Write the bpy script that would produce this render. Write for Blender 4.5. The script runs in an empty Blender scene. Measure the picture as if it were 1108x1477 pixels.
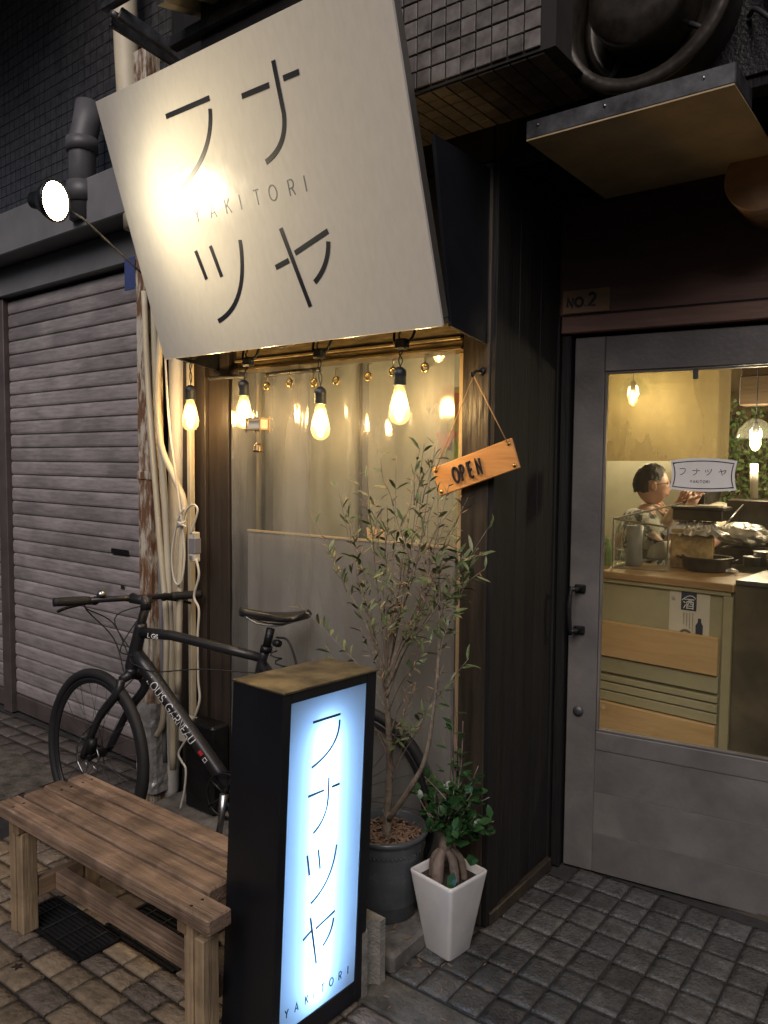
import bpy, bmesh, math, random
from mathutils import Vector, Matrix, Euler
random.seed(7)
S = bpy.context.scene
COL = S.collection
PI = math.pi

# ------------------------------------------------------------------ camera, world, sun, exposure
CAM_H = 1.5
RC = (Matrix.Rotation(math.radians(37.4), 3, 'Z') @ Matrix.Rotation(math.radians(90 - 3.65), 3, 'X')
      @ Matrix.Rotation(math.radians(0.49), 3, 'Z'))
cd = bpy.data.cameras.new('camera')
cam = bpy.data.objects.new('camera', cd)
COL.objects.link(cam)
cam.matrix_world = Matrix.Translation((0, 0, CAM_H)) @ RC.to_4x4()
cd.sensor_fit = 'HORIZONTAL'
cd.sensor_width = 36
cd.lens = 36 * 1109 / 1108
cd.clip_start = 0.05
cd.clip_end = 200
S.camera = cam

w = bpy.data.worlds.new('World')
S.world = w
w.use_nodes = True
nt = w.node_tree
sky = nt.nodes.new('ShaderNodeTexSky')
sky.sky_type = 'NISHITA'
sky.sun_disc = False
SUN_EL, SUN_ROT = math.radians(40), math.radians(155)
sky.sun_elevation = SUN_EL
sky.sun_rotation = SUN_ROT
sky.air_density = 0.7
bgn = nt.nodes['Background']
bgn.inputs['Strength'].default_value = 0.036
tint = nt.nodes.new('ShaderNodeVectorMath'); tint.operation = 'MULTIPLY'
tint.inputs[1].default_value = (1.12, 0.96, 0.82)          # town glow warms the night sky evenly
nt.links.new(sky.outputs[0], tint.inputs[0])
nt.links.new(tint.outputs[0], bgn.inputs['Color'])

sd = bpy.data.lights.new('street_glow', 'SUN')
sd.energy = 1.6
sd.angle = math.radians(40)
sd.color = (1.0, 0.90, 0.86)
so = bpy.data.objects.new('street_glow', sd)
COL.objects.link(so)
so.rotation_euler = Vector((-0.30, 0.64, -0.60)).to_track_quat('-Z', 'Y').to_euler()

S.view_settings.view_transform = 'Standard'
S.view_settings.look = 'None'
S.view_settings.exposure = 0.55
S.view_settings.gamma = 1.0
S.cycles.max_bounces = 8
S.cycles.transparent_max_bounces = 16
S.cycles.sample_clamp_indirect = 3.0
S.cycles.caustics_reflective = False
S.cycles.caustics_refractive = False


# ------------------------------------------------------------------ measuring: photo pixel -> point of the place
def ray(px, py):
    return RC @ Vector(((px - 554) / 1109, -(py - 738.5) / 1109, -1.0))


def at(px, py, Y):
    d = ray(px, py)
    return Vector((0, 0, CAM_H)) + d * (Y / d.y)


def fl(px, py, z=0.0):
    d = ray(px, py)
    return Vector((0, 0, CAM_H)) + d * ((z - CAM_H) / d.z)


def ad(px, py, dep):
    return Vector((0, 0, CAM_H)) + ray(px, py) * dep


# ------------------------------------------------------------------ materials
def mat(name, col, rough=0.6, metal=0.0, var=0.15, vscale=6.0, bump=0.0, bscale=40.0, orand=0.0,
        col2=None, spots=0.0, spec=0.5, stretch=None, coat=0.0, sharp=0.0, trans=0.0, stain=0.0, sscale=9.0):
    m = bpy.data.materials.new(name)
    m.use_nodes = True
    n, l = m.node_tree.nodes, m.node_tree.links
    b = n['Principled BSDF']
    b.inputs['Roughness'].default_value = rough
    b.inputs['Metallic'].default_value = metal
    b.inputs['Specular IOR Level'].default_value = spec
    b.inputs['Coat Weight'].default_value = coat
    tc = n.new('ShaderNodeTexCoord')
    mp = n.new('ShaderNodeMapping')
    l.new(tc.outputs['Object'], mp.inputs['Vector'])
    if stretch:
        mp.inputs['Scale'].default_value = stretch
    oi = n.new('ShaderNodeObjectInfo')
    off = n.new('ShaderNodeVectorMath'); off.operation = 'SCALE'
    comb = n.new('ShaderNodeCombineXYZ')
    for i in range(3):
        l.new(oi.outputs['Random'], comb.inputs[i])
    l.new(comb.outputs[0], off.inputs[0]); off.inputs['Scale'].default_value = 37.0
    add = n.new('ShaderNodeVectorMath'); add.operation = 'ADD'
    l.new(mp.outputs[0], add.inputs[0]); l.new(off.outputs[0], add.inputs[1])
    nz = n.new('ShaderNodeTexNoise')
    nz.inputs['Scale'].default_value = vscale
    nz.inputs['Detail'].default_value = 8
    nz.inputs['Roughness'].default_value = 0.65
    l.new(add.outputs[0], nz.inputs['Vector'])
    r = n.new('ShaderNodeValToRGB')
    c2 = col2 if col2 else tuple(c * (1 - var * 2) for c in col)
    a, bb = (0.3, 0.7) if not sharp else (0.5 - sharp, 0.5 + sharp)
    r.color_ramp.elements[0].position = a
    r.color_ramp.elements[1].position = bb
    r.color_ramp.elements[0].color = (*c2, 1)
    r.color_ramp.elements[1].color = (*[min(1, c * (1 + var)) for c in col], 1)
    l.new(nz.outputs['Fac'], r.inputs[0])
    out = r.outputs[0]
    if orand:
        mr = n.new('ShaderNodeMapRange')
        mr.inputs['To Min'].default_value = 1 - orand
        mr.inputs['To Max'].default_value = 1 + orand
        l.new(oi.outputs['Random'], mr.inputs['Value'])
        vm = n.new('ShaderNodeVectorMath'); vm.operation = 'SCALE'
        l.new(out, vm.inputs[0]); l.new(mr.outputs[0], vm.inputs['Scale'])
        out = vm.outputs[0]
    if stain:
        n3 = n.new('ShaderNodeTexNoise'); n3.inputs['Scale'].default_value = sscale; n3.inputs['Detail'].default_value = 5; n3.inputs['Distortion'].default_value = 0.6
        g3 = n.new('ShaderNodeVectorMath'); g3.operation = 'ADD'
        l.new(tc.outputs['Object'], g3.inputs[0]); l.new(off.outputs[0], g3.inputs[1]); l.new(g3.outputs[0], n3.inputs['Vector'])
        r3 = n.new('ShaderNodeMapRange'); r3.inputs['From Min'].default_value = .36; r3.inputs['From Max'].default_value = .62
        r3.inputs['To Min'].default_value = 1 - stain; r3.inputs['To Max'].default_value = 1 + stain * .25
        l.new(n3.outputs['Fac'], r3.inputs['Value'])
        v3 = n.new('ShaderNodeVectorMath'); v3.operation = 'SCALE'
        l.new(out, v3.inputs[0]); l.new(r3.outputs[0], v3.inputs['Scale']); out = v3.outputs[0]
    l.new(out, b.inputs['Base Color'])
    rr = n.new('ShaderNodeMapRange')
    rr.inputs['To Min'].default_value = max(0.02, rough - 0.12)
    rr.inputs['To Max'].default_value = min(1, rough + 0.12)
    l.new(nz.outputs['Fac'], rr.inputs['Value'])
    l.new(rr.outputs[0], b.inputs['Roughness'])
    if bump:
        n2 = n.new('ShaderNodeTexNoise')
        n2.inputs['Scale'].default_value = bscale
        n2.inputs['Detail'].default_value = 6
        l.new(add.outputs[0], n2.inputs['Vector'])
        bp = n.new('ShaderNodeBump')
        bp.inputs['Strength'].default_value = bump
        bp.inputs['Distance'].default_value = 0.01
        l.new(n2.outputs['Fac'], bp.inputs['Height'])
        l.new(bp.outputs[0], b.inputs['Normal'])
    return m


def wood(name, c1, c2, axis='x', rough=0.6, scale=9.0, orand=0.15, bump=0.15, streak=14.0, stain=0.0):
    st = {'x': (1, streak, streak), 'y': (streak, 1, streak), 'z': (streak, streak, 1)}[axis]
    return mat(name, c2, rough, 0, 0.0, scale / 3, bump, scale, orand, col2=c1, stretch=st, stain=stain)


def emit(name, col, strength):
    m = bpy.data.materials.new(name)
    m.use_nodes = True
    n, l = m.node_tree.nodes, m.node_tree.links
    n.remove(n['Principled BSDF'])
    e = n.new('ShaderNodeEmission')
    e.inputs[0].default_value = (*col, 1)
    e.inputs[1].default_value = strength
    l.new(e.outputs[0], n['Material Output'].inputs[0])
    return m


def clear(name, tint=(1, 1, 1), refl=0.06, haze=0.0, hazecol=(0.6, 0.6, 0.55), rough=0.02, bump=0.0, bscale=8, fres=1.45,
          hnoise=0.0, hscale=4.0, stretch=None):
    """thin clear sheet: straight-through transparency, mirror gloss by fresnel, a little haze"""
    m = bpy.data.materials.new(name)
    m.use_nodes = True
    n, l = m.node_tree.nodes, m.node_tree.links
    n.remove(n['Principled BSDF'])
    t = n.new('ShaderNodeBsdfTransparent'); t.inputs[0].default_value = (*tint, 1)
    g = n.new('ShaderNodeBsdfGlossy'); g.inputs['Roughness'].default_value = rough
    d = n.new('ShaderNodeBsdfDiffuse'); d.inputs[0].default_value = (*hazecol, 1)
    tr = n.new('ShaderNodeBsdfTranslucent'); tr.inputs[0].default_value = (*hazecol, 1)
    dm = n.new('ShaderNodeMixShader'); dm.inputs[0].default_value = 0.5
    l.new(d.outputs[0], dm.inputs[1]); l.new(tr.outputs[0], dm.inputs[2])
    m1 = n.new('ShaderNodeMixShader'); m1.inputs[0].default_value = haze
    l.new(t.outputs[0], m1.inputs[1]); l.new(dm.outputs[0], m1.inputs[2])
    tc = n.new('ShaderNodeTexCoord')
    mp = n.new('ShaderNodeMapping'); l.new(tc.outputs['Object'], mp.inputs[0])
    if stretch: mp.inputs['Scale'].default_value = stretch
    if hnoise:
        nz = n.new('ShaderNodeTexNoise'); nz.inputs['Scale'].default_value = hscale; nz.inputs['Detail'].default_value = 7
        l.new(mp.outputs[0], nz.inputs['Vector'])
        mr = n.new('ShaderNodeMapRange')
        mr.inputs['From Min'].default_value = 0.35; mr.inputs['From Max'].default_value = 0.7
        mr.inputs['To Min'].default_value = max(0, haze - hnoise); mr.inputs['To Max'].default_value = haze + hnoise
        l.new(nz.outputs['Fac'], mr.inputs['Value']); l.new(mr.outputs[0], m1.inputs[0])
    lw = n.new('ShaderNodeLayerWeight'); lw.inputs[0].default_value = 0.5
    pw = n.new('ShaderNodeMath'); pw.operation = 'POWER'; pw.inputs[1].default_value = 4.5
    l.new(lw.outputs['Facing'], pw.inputs[0])
    mx = n.new('ShaderNodeMath'); mx.operation = 'MULTIPLY_ADD'; mx.inputs[1].default_value = 0.75; mx.inputs[2].default_value = refl
    l.new(pw.outputs[0], mx.inputs[0])
    m2 = n.new('ShaderNodeMixShader')
    l.new(mx.outputs[0], m2.inputs[0]); l.new(m1.outputs[0], m2.inputs[1]); l.new(g.outputs[0], m2.inputs[2])
    l.new(m2.outputs[0], n['Material Output'].inputs[0])
    if bump:
        n2 = n.new('ShaderNodeTexNoise'); n2.inputs['Scale'].default_value = bscale; n2.inputs['Detail'].default_value = 3
        l.new(mp.outputs[0], n2.inputs['Vector'])
        bp = n.new('ShaderNodeBump'); bp.inputs['Strength'].default_value = bump; bp.inputs['Distance'].default_value = 0.02
        l.new(n2.outputs['Fac'], bp.inputs['Height'])
        l.new(bp.outputs[0], g.inputs['Normal']); l.new(bp.outputs[0], lw.inputs['Normal'])
    return m


M = {}
M['mortar'] = mat('mortar', (0.035, 0.033, 0.032), 0.9, var=0.3, bump=0.4, bscale=120)
M['asphalt'] = mat('asphalt', (0.03, 0.03, 0.032), 0.85, var=0.3, bump=0.5, bscale=200)
M['concrete'] = mat('concrete', (0.16, 0.15, 0.135), 0.85, var=0.3, vscale=14, bump=0.35, bscale=90)
M['concrete_dirty'] = mat('dirty_concrete', (0.12, 0.11, 0.09), 0.9, var=0.4, vscale=11, bump=0.8, bscale=50)
M['tile_dark'] = mat('rough_grey_tile', (0.088, 0.088, 0.086), 0.36, var=0.3, vscale=60, bump=0.7, bscale=110, orand=0.3, stain=.35, sscale=14,
                     col2=(0.05, 0.048, 0.047))
M['stone_tan'] = mat('tan_stone', (0.29, 0.225, 0.15), 0.55, var=0.15, vscale=20, bump=0.7, bscale=60, orand=0.2,
                     col2=(0.16, 0.12, 0.08))
M['stone_grey'] = mat('brown_grey_stone', (0.22, 0.18, 0.14), 0.6, var=0.15, vscale=20, bump=1.0, bscale=60, orand=0.25,
                      col2=(0.12, 0.095, 0.075))
M['tile_brown'] = mat('brown_tile', (0.10, 0.085, 0.075), 0.6, var=0.2, vscale=25, bump=0.5, bscale=60, orand=0.2)
M['black_wood'] = wood('black_stained_wood', (0.005, 0.0048, 0.005), (0.012, 0.011, 0.0105), 'z', 0.66, 8, 0.3, 0.4)
M['black_wood'].node_tree.nodes['Principled BSDF'].inputs['Specular IOR Level'].default_value = 0.3
M['post_wood'] = wood('dark_brown_post', (0.018, 0.014, 0.011), (0.055, 0.042, 0.030), 'z', 0.45, 7, 0.15, 0.3)
M['frame_wood'] = wood('brown_window_frame', (0.022, 0.017, 0.014), (0.045, 0.034, 0.027), 'z', 0.45, 8, 0.2, 0.2)
M['header_wood'] = wood('red_brown_header', (0.12, 0.06, 0.042), (0.20, 0.105, 0.075), 'x', 0.5, 5, 0.1, 0.15)
M['bronze'] = mat('bronze_rail', (0.42, 0.32, 0.17), 0.35, 0.7, var=0.3, vscale=15, stretch=(1, 8, 8))
M['door_paint'] = mat('grey_door_paint', (0.14, 0.13, 0.125), 0.45, stain=.22, sscale=4, var=0.13, vscale=5, bump=0.12, bscale=60, orand=0.03)
M['black_iron'] = mat('black_iron', (0.012, 0.012, 0.013), 0.42, 0.3, var=0.3, vscale=30, bump=0.25, bscale=120)
M['steel'] = mat('steel', (0.45, 0.45, 0.45), 0.32, 1.0, var=0.15, vscale=20)
M['dull_metal'] = mat('dull_metal', (0.10, 0.10, 0.105), 0.5, 0.8, var=0.3, vscale=18)
M['sign_white'] = mat('sign_cream_panel', (0.60, 0.565, 0.50), 0.2, 0, var=0.03, vscale=3, stretch=(20, 20, 1), spec=0.45)
M['sign_edge'] = mat('sign_edge_metal', (0.22, 0.21, 0.19), 0.4, 0.7, var=0.1)
M['ink'] = mat('black_ink', (0.012, 0.013, 0.022), 0.4, var=0.1)
M['ink_grey'] = mat('grey_ink', (0.12, 0.12, 0.13), 0.5, var=0.1)
M['slat'] = mat('grey_mauve_shutter_paint', (0.30, 0.272, 0.275), 0.5, 0.1, var=0.2, vscale=9, bump=0.12, bscale=40, orand=0.12, stain=.3, sscale=2.5,
                col2=(0.21, 0.19, 0.19), stretch=(1, 3, 8))
M['rail'] = mat('shutter_rail_brown', (0.11, 0.09, 0.085), 0.5, 0.3, var=0.2)
M['fascia'] = mat('grey_fascia', (0.17, 0.17, 0.18), 0.55, var=0.12, vscale=4)
M['dark_tile'] = mat('dark_wall_tile', (0.05, 0.049, 0.052), 0.35, var=0.3, vscale=30, orand=0.3)
M['wall_tile'] = mat('dirty_white_wall_tile', (0.15, 0.138, 0.128), 0.4, var=0.2, vscale=22, orand=0.25, col2=(0.06, 0.05, 0.045))
M['grout'] = mat('dark_grout', (0.022, 0.018, 0.016), 0.9, var=0.3)
M['soffit'] = mat('brown_soffit_tile', (0.075, 0.06, 0.048), 0.5, var=0.25, vscale=20, orand=0.2)
M['rust'] = mat('rusty_white_paint', (0.50, 0.46, 0.38), 0.6, var=0.05, vscale=7, bump=0.3, bscale=60, col2=(0.16, 0.08, 0.04),
                stretch=(5, 5, 1.3), sharp=0.07)
M['pvc'] = mat('cream_pvc', (0.58, 0.52, 0.38), 0.5, var=0.12, vscale=10, stretch=(1, 1, 0.3))
M['pvc_white'] = mat('white_pvc', (0.55, 0.54, 0.50), 0.5, var=0.12, vscale=8, stretch=(1, 1, 0.3))
M['pvc_grey'] = mat('grey_pvc', (0.20, 0.20, 0.22), 0.5, var=0.15, vscale=8)
M['cable_white'] = mat('white_cable', (0.6, 0.57, 0.48), 0.5, var=0.05)
M['foil'] = mat('crumpled_foil', (0.62, 0.61, 0.60), 0.35, 0.55, var=0.2, vscale=20, bump=1.0, bscale=30)
M['blue_tarp'] = mat('blue_tarp', (0.04, 0.06, 0.18), 0.6)
M['rubber'] = mat('black_rubber', (0.015, 0.015, 0.016), 0.7, var=0.2)
M['bike_black'] = mat('matt_black_bike_paint', (0.018, 0.018, 0.020), 0.38, var=0.15)
M['white_print'] = mat('white_print', (0.75, 0.75, 0.75), 0.5, var=0.02)
M['red_print'] = mat('red_print', (0.45, 0.02, 0.03), 0.5, var=0.02)
M['bench_wood'] = wood('red_brown_bench_plank', (0.14, 0.09, 0.062), (0.38, 0.27, 0.195), 'x', 0.5, 9, 0.14, 0.5, 20, .42)
M['bench_leg'] = wood('pale_bench_leg', (0.27, 0.19, 0.115), (0.46, 0.35, 0.22), 'z', 0.6, 9, 0.15, 0.4, 16, .3)
M['bench_cross'] = wood('bench_crossbar', (0.18, 0.12, 0.075), (0.30, 0.21, 0.13), 'y', 0.6, 7, 0.15, 0.3)
M['box_black'] = mat('black_sign_casing', (0.012, 0.013, 0.017), 0.35, 0.1, var=0.1)
M['box_top'] = mat('worn_brass_top', (0.30, 0.26, 0.18), 0.33, 0.8, var=0.1, vscale=9, col2=(0.10, 0.085, 0.06), sharp=0.12)
M['olive_glaze'] = mat('blue_grey_glaze', (0.085, 0.095, 0.105), 0.25, var=0.2, vscale=8)
M['white_pot'] = mat('white_glazed_pot', (0.74, 0.73, 0.72), 0.22, var=0.02, stain=.10, sscale=8)
M['soil'] = mat('dark_soil', (0.035, 0.025, 0.02), 0.95, var=0.5, vscale=60, bump=1.0, bscale=120)
M['chips'] = mat('bark_chips', (0.28, 0.18, 0.12), 0.8, var=0.3, vscale=80, col2=(0.08, 0.05, 0.035))
M['bark'] = mat('grey_bark', (0.25, 0.20, 0.15), 0.8, var=0.25, vscale=30, bump=0.6, bscale=80)
M['ficus_bark'] = mat('ficus_bark', (0.20, 0.15, 0.12), 0.7, var=0.25, vscale=20, bump=0.5, bscale=60)
M['leaf_olive'] = mat('olive_leaf', (0.14, 0.19, 0.07), 0.45, var=0.3, vscale=25)
M['leaf_olive2'] = mat('olive_leaf_pale', (0.22, 0.22, 0.11), 0.5, var=0.3, vscale=25)
M['leaf_dry'] = mat('dry_brown_leaf', (0.30, 0.19, 0.10), 0.7, var=0.3, vscale=25)
M['leaf_ficus'] = mat('glossy_green_leaf', (0.03, 0.085, 0.025), 0.28, var=0.35, vscale=18)
M['leaf_ivy'] = mat('ivy_leaf', (0.17, 0.26, 0.09), 0.45, var=0.4, vscale=15)
M['open_wood'] = wood('orange_oak_sign', (0.42, 0.19, 0.06), (0.60, 0.30, 0.10), 'x', 0.5, 8, 0, 0.1)
M['string'] = mat('orange_cord', (0.50, 0.28, 0.12), 0.7, var=0.1)
M['sticker'] = mat('sticker_grey_white', (0.66, 0.64, 0.61), 0.6, var=0.05)
M['plate'] = wood('brown_number_plate', (0.26, 0.15, 0.075), (0.36, 0.22, 0.11), 'x', 0.6, 6, 0, 0.1)
M['socket'] = mat('black_socket', (0.02, 0.025, 0.03), 0.45, var=0.2)
M['brass'] = mat('brass', (0.5, 0.36, 0.14), 0.3, 1.0, var=0.15)
M['bell'] = mat('cast_bell', (0.22, 0.16, 0.09), 0.4, 0.9, var=0.3, vscale=60)
M['filament'] = emit('hot_filament', (1.0, 0.62, 0.25), 160.0)
M['bulb_glass'] = clear('amber_bulb_glass', (1.0, 0.93, 0.75), 0.04, 0.09, (1.0, 0.82, 0.5), 0.05, fres=1.25)
M['led_tube'] = emit('led_tube', (0.32, 0.60, 1.0), 46.0)
M['lamp_face'] = emit('lamp_face', (1.0, 0.90, 0.66), 60.0)
M['door_glass'] = clear('door_glass', (0.96, 0.96, 0.93), 0.05, 0.015, (0.6, 0.55, 0.4), 0.01)
M['vinyl'] = clear('clear_vinyl', (0.95, 0.95, 0.92), 0.07, 0.26, (0.60, 0.61, 0.58), 0.13, 0.45, 6.0, 1.4, 0.20, 7.0, (1, 1, 0.16))
M['acrylic'] = clear('smoked_acrylic', (0.86, 0.78, 0.60), 0.08, 0.42, (0.60, 0.50, 0.32), 0.16, 0.0, 2, 1.45, 0.18, 3.5, (1.5, 1.5, .5))
M['case_glass'] = clear('case_glass', (0.93, 0.96, 0.92), 0.10, 0.05, (0.6, 0.62, 0.55), 0.03)
M['olive_wall'] = mat('olive_painted_wall', (0.34, 0.325, 0.23), 0.6, var=0.08, vscale=3)
M['grey_board'] = mat('grey_board', (0.20, 0.19, 0.185), 0.6, var=0.05, vscale=3)
M['counter_panel'] = mat('olive_counter_panel', (0.38, 0.355, 0.22), 0.5, var=0.08, vscale=4)
M['counter_top'] = wood('counter_top_wood', (0.26, 0.16, 0.07), (0.42, 0.27, 0.13), 'x', 0.35, 5, 0, 0.1)
M['light_plank'] = wood('light_plank', (0.48, 0.31, 0.14), (0.62, 0.42, 0.21), 'x', 0.5, 5, 0.1, 0.15)
M['stained_tin'] = mat('grease_stained_tin', (0.45, 0.33, 0.15), 0.5, 0.2, var=0.1, vscale=18, col2=(0.12, 0.07, 0.03))
M['greasy_black'] = mat('greasy_black_metal', (0.05, 0.042, 0.034), 0.35, 0.4, var=0.3, vscale=20)
M['int_floor'] = mat('shop_floor', (0.12, 0.10, 0.08), 0.5, var=0.2)
M['int_ceiling'] = mat('shop_ceiling', (0.25, 0.20, 0.13), 0.7, var=0.2)
M['beam'] = wood('dark_beam', (0.09, 0.055, 0.03), (0.15, 0.095, 0.055), 'x', 0.6, 5, 0.1, 0.2)
M['pale_wood'] = wood('pale_wall_board', (0.46, 0.33, 0.18), (0.58, 0.44, 0.26), 'z', 0.6, 5, 0.1, 0.1)
M['skin'] = mat('skin', (0.44, 0.26, 0.19), 0.5, var=0.08)
M['hair'] = mat('black_hair', (0.018, 0.014, 0.012), 0.45, var=0.3, vscale=60, bump=0.8, bscale=150)
M['shirt'] = mat('white_shirt_dark_pattern', (0.62, 0.62, 0.58), 0.8, var=0.0, vscale=16, col2=(0.03, 0.035, 0.05), sharp=0.02)
M['shirt_cream'] = mat('cream_shirt', (0.6, 0.54, 0.42), 0.8, var=0.1)
M['trousers'] = mat('dark_trousers', (0.03, 0.03, 0.04), 0.8)
M['paper'] = mat('paper', (0.62, 0.58, 0.48), 0.7, var=0.03)
M['navy'] = mat('navy_print', (0.02, 0.03, 0.07), 0.6)
M['red_glow'] = emit('red_indicator', (1.0, 0.03, 0.06), 2.0)
M['poster_red'] = mat('poster_red', (0.38, 0.16, 0.13), 0.6)
M['poster_green'] = mat('poster_green', (0.2, 0.32, 0.13), 0.6)
M['poster_pink'] = mat('poster_pink', (0.5, 0.12, 0.2), 0.6)


# ------------------------------------------------------------------ mesh builder
class MB:
    def __init__(s):
        s.v = []; s.f = []; s.m = []; s.mats = []; s.sm = []

    def mi(s, m):
        if m is None: return 0
        if m not in s.mats: s.mats.append(m)
        return s.mats.index(m)

    def add(s, verts, faces, m=None, smooth=False, T=None):
        k = len(s.v)
        s.v += [tuple(T @ Vector(v)) if T else tuple(v) for v in verts]
        i = s.mi(m)
        for f in faces:
            s.f.append([k + j for j in f]); s.m.append(i); s.sm.append(smooth)

    def box(s, lo, hi, bev=0.0, T=None, m=None):
        x0, y0, z0 = lo; x1, y1, z1 = hi
        b = min(bev, (x1 - x0) / 2.5, (y1 - y0) / 2.5, (z1 - z0) / 2.5)
        if b <= 0:
            vs = [(x, y, z) for x in (x0, x1) for y in (y0, y1) for z in (z0, z1)]
            s.add(vs, [(0, 1, 3, 2), (4, 6, 7, 5), (0, 4, 5, 1), (2, 3, 7, 6), (0, 2, 6, 4), (1, 5, 7, 3)], m, False, T)
            return
        vs = []; idx = {}
        X = (x0, x1); Y = (y0, y1); Z = (z0, z1); sg = (1, -1)
        for i in (0, 1):
            for j in (0, 1):
                for k in (0, 1):
                    for a in range(3):
                        p = [X[i] + b * sg[i], Y[j] + b * sg[j], Z[k] + b * sg[k]]
                        p[a] = (X[i], Y[j], Z[k])[a]
                        idx[(i, j, k, a)] = len(vs); vs.append(tuple(p))
        F = []
        for i in (0, 1):
            F.append([idx[(i, 0, 0, 0)], idx[(i, 1, 0, 0)], idx[(i, 1, 1, 0)], idx[(i, 0, 1, 0)]])
            F.append([idx[(0, i, 0, 1)], idx[(1, i, 0, 1)], idx[(1, i, 1, 1)], idx[(0, i, 1, 1)]])
            F.append([idx[(0, 0, i, 2)], idx[(1, 0, i, 2)], idx[(1, 1, i, 2)], idx[(0, 1, i, 2)]])
        for i in (0, 1):
            for j in (0, 1):
                F.append([idx[(i, j, 0, 0)], idx[(i, j, 1, 0)], idx[(i, j, 1, 1)], idx[(i, j, 0, 1)]])
                F.append([idx[(i, 0, j, 0)], idx[(i, 1, j, 0)], idx[(i, 1, j, 2)], idx[(i, 0, j, 2)]])
                F.append([idx[(0, i, j, 1)], idx[(1, i, j, 1)], idx[(1, i, j, 2)], idx[(0, i, j, 2)]])
                for k in (0, 1):
                    F.append([idx[(i, j, k, 0)], idx[(i, j, k, 1)], idx[(i, j, k, 2)]])
        s.add(vs, F, m, False, T)

    def tube(s, pts, r, n=10, m=None, caps=True, closed=False, smooth=True):
        pts = [Vector(p) for p in pts]
        N = len(pts)
        rs = r if isinstance(r, (list, tuple)) else [r] * N
        vs = []; up = None
        for i, p in enumerate(pts):
            if closed:
                d = pts[(i + 1) % N] - pts[i - 1]
            else:
                d = pts[min(i + 1, N - 1)] - pts[max(i - 1, 0)]
            if d.length < 1e-9: d = Vector((0, 0, 1))
            d.normalize()
            if up is None:
                up = Vector((0, 0, 1)) if abs(d.z) < 0.9 else Vector((1, 0, 0))
            a = (up - d * up.dot(d))
            if a.length < 1e-6: a = d.orthogonal()
            a.normalize(); b = d.cross(a); up = a
            for k in range(n):
                t = 2 * PI * k / n
                vs.append(p + (a * math.cos(t) + b * math.sin(t)) * rs[i])
        F = []
        for i in range(N if closed else N - 1):
            j = (i + 1) % N
            for k in range(n):
                F.append([i * n + k, i * n + (k + 1) % n, j * n + (k + 1) % n, j * n + k])
        if caps and not closed:
            F.append(list(range(n))[::-1]); F.append([(N - 1) * n + k for k in range(n)])
        s.add(vs, F, m, smooth)

    def lathe(s, prof, n=32, T=None, m=None, cap=True):
        vs = []
        for r, z in prof:
            for k in range(n):
                t = 2 * PI * k / n
                vs.append((r * math.cos(t), r * math.sin(t), z))
        F = []
        for i in range(len(prof) - 1):
            for k in range(n):
                F.append([i * n + k, i * n + (k + 1) % n, (i + 1) * n + (k + 1) % n, (i + 1) * n + k])
        if cap:
            F.append(list(range(n))[::-1]); F.append([(len(prof) - 1) * n + k for k in range(n)])
        s.add(vs, F, m, True, T)

    def prism(s, poly, z0, z1, T=None, m=None):
        n = len(poly)
        vs = [(x, y, z0) for x, y in poly] + [(x, y, z1) for x, y in poly]
        F = [list(range(n))[::-1], [n + i for i in range(n)]]
        F += [[i, (i + 1) % n, n + (i + 1) % n, n + i] for i in range(n)]
        s.add(vs, F, m, False, T)

    def ribbon(s, pts, wd, f, th=0.002, m=None):
        """flat stroke following 2-d points, mapped by f(u, v, height) to 3-d, with thickness"""
        n = len(pts); L = []; R = []
        for i in range(n):
            a = Vector(pts[max(i - 1, 0)]); b = Vector(pts[min(i + 1, n - 1)])
            d = (b - a); d.normalize()
            nn = Vector((-d.y, d.x)) * wd / 2
            if 0 < i < n - 1:
                d1 = (Vector(pts[i]) - a).normalized()
                nn = nn / max(0.55, abs(d1.dot(d)))
            p = Vector(pts[i])
            L.append(p + nn); R.append(p - nn)
        vs = []
        for h in (0, th):
            for q in L: vs.append(f(q.x, q.y, h))
            for q in R: vs.append(f(q.x, q.y, h))
        F = []
        for i in range(n - 1):
            F.append([2 * n + i, 3 * n + i, 3 * n + i + 1, 2 * n + i + 1])
            F.append([i, 2 * n + i, 2 * n + i + 1, i + 1])
            F.append([n + i, n + i + 1, 3 * n + i + 1, 3 * n + i])
        F.append([0, n, 3 * n, 2 * n]); F.append([n - 1, 3 * n - 1, 4 * n - 1, 2 * n - 1])
        s.add(vs, F, m)

    def build(s, name, material=None, parent=None, loc=None, T=None):
        me = bpy.data.meshes.new(name)
        vs = s.v
        if T: vs = [tuple(T @ Vector(v)) for v in vs]
        me.from_pydata(vs, [], s.f)
        if s.mats:
            if material: s.mats[0] = s.mats[0]
            for m_ in s.mats: me.materials.append(m_)
            me.polygons.foreach_set('material_index', s.m)
        elif material:
            me.materials.append(material)
        me.polygons.foreach_set('use_smooth', s.sm)
        bm = bmesh.new(); bm.from_mesh(me)
        bmesh.ops.recalc_face_normals(bm, faces=bm.faces)
        bm.to_mesh(me); bm.free()
        return link(name, me, parent, loc)


def link(name, me, parent=None, loc=None):
    o = bpy.data.objects.new(name, me)
    COL.objects.link(o)
    if parent: o.parent = parent
    if loc is not None: o.location = loc
    return o


def tag(o, label=None, cat=None, group=None, kind=None):
    if label: o['label'] = label
    if cat: o['category'] = cat
    if group: o['group'] = group
    if kind: o['kind'] = kind
    return o


def thing(name, label, cat, loc=(0, 0, 0), rz=0, group=None):
    o = bpy.data.objects.new(name, None)
    COL.objects.link(o)
    o.location = loc; o.rotation_euler = (0, 0, rz)
    o.empty_display_size = 0.1
    return tag(o, label, cat, group)


def boxo(name, lo, hi, m, parent=None, bev=0.002, T=None):
    b = MB(); b.box(lo, hi, bev, T)
    return b.build(name, m, parent)


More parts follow.
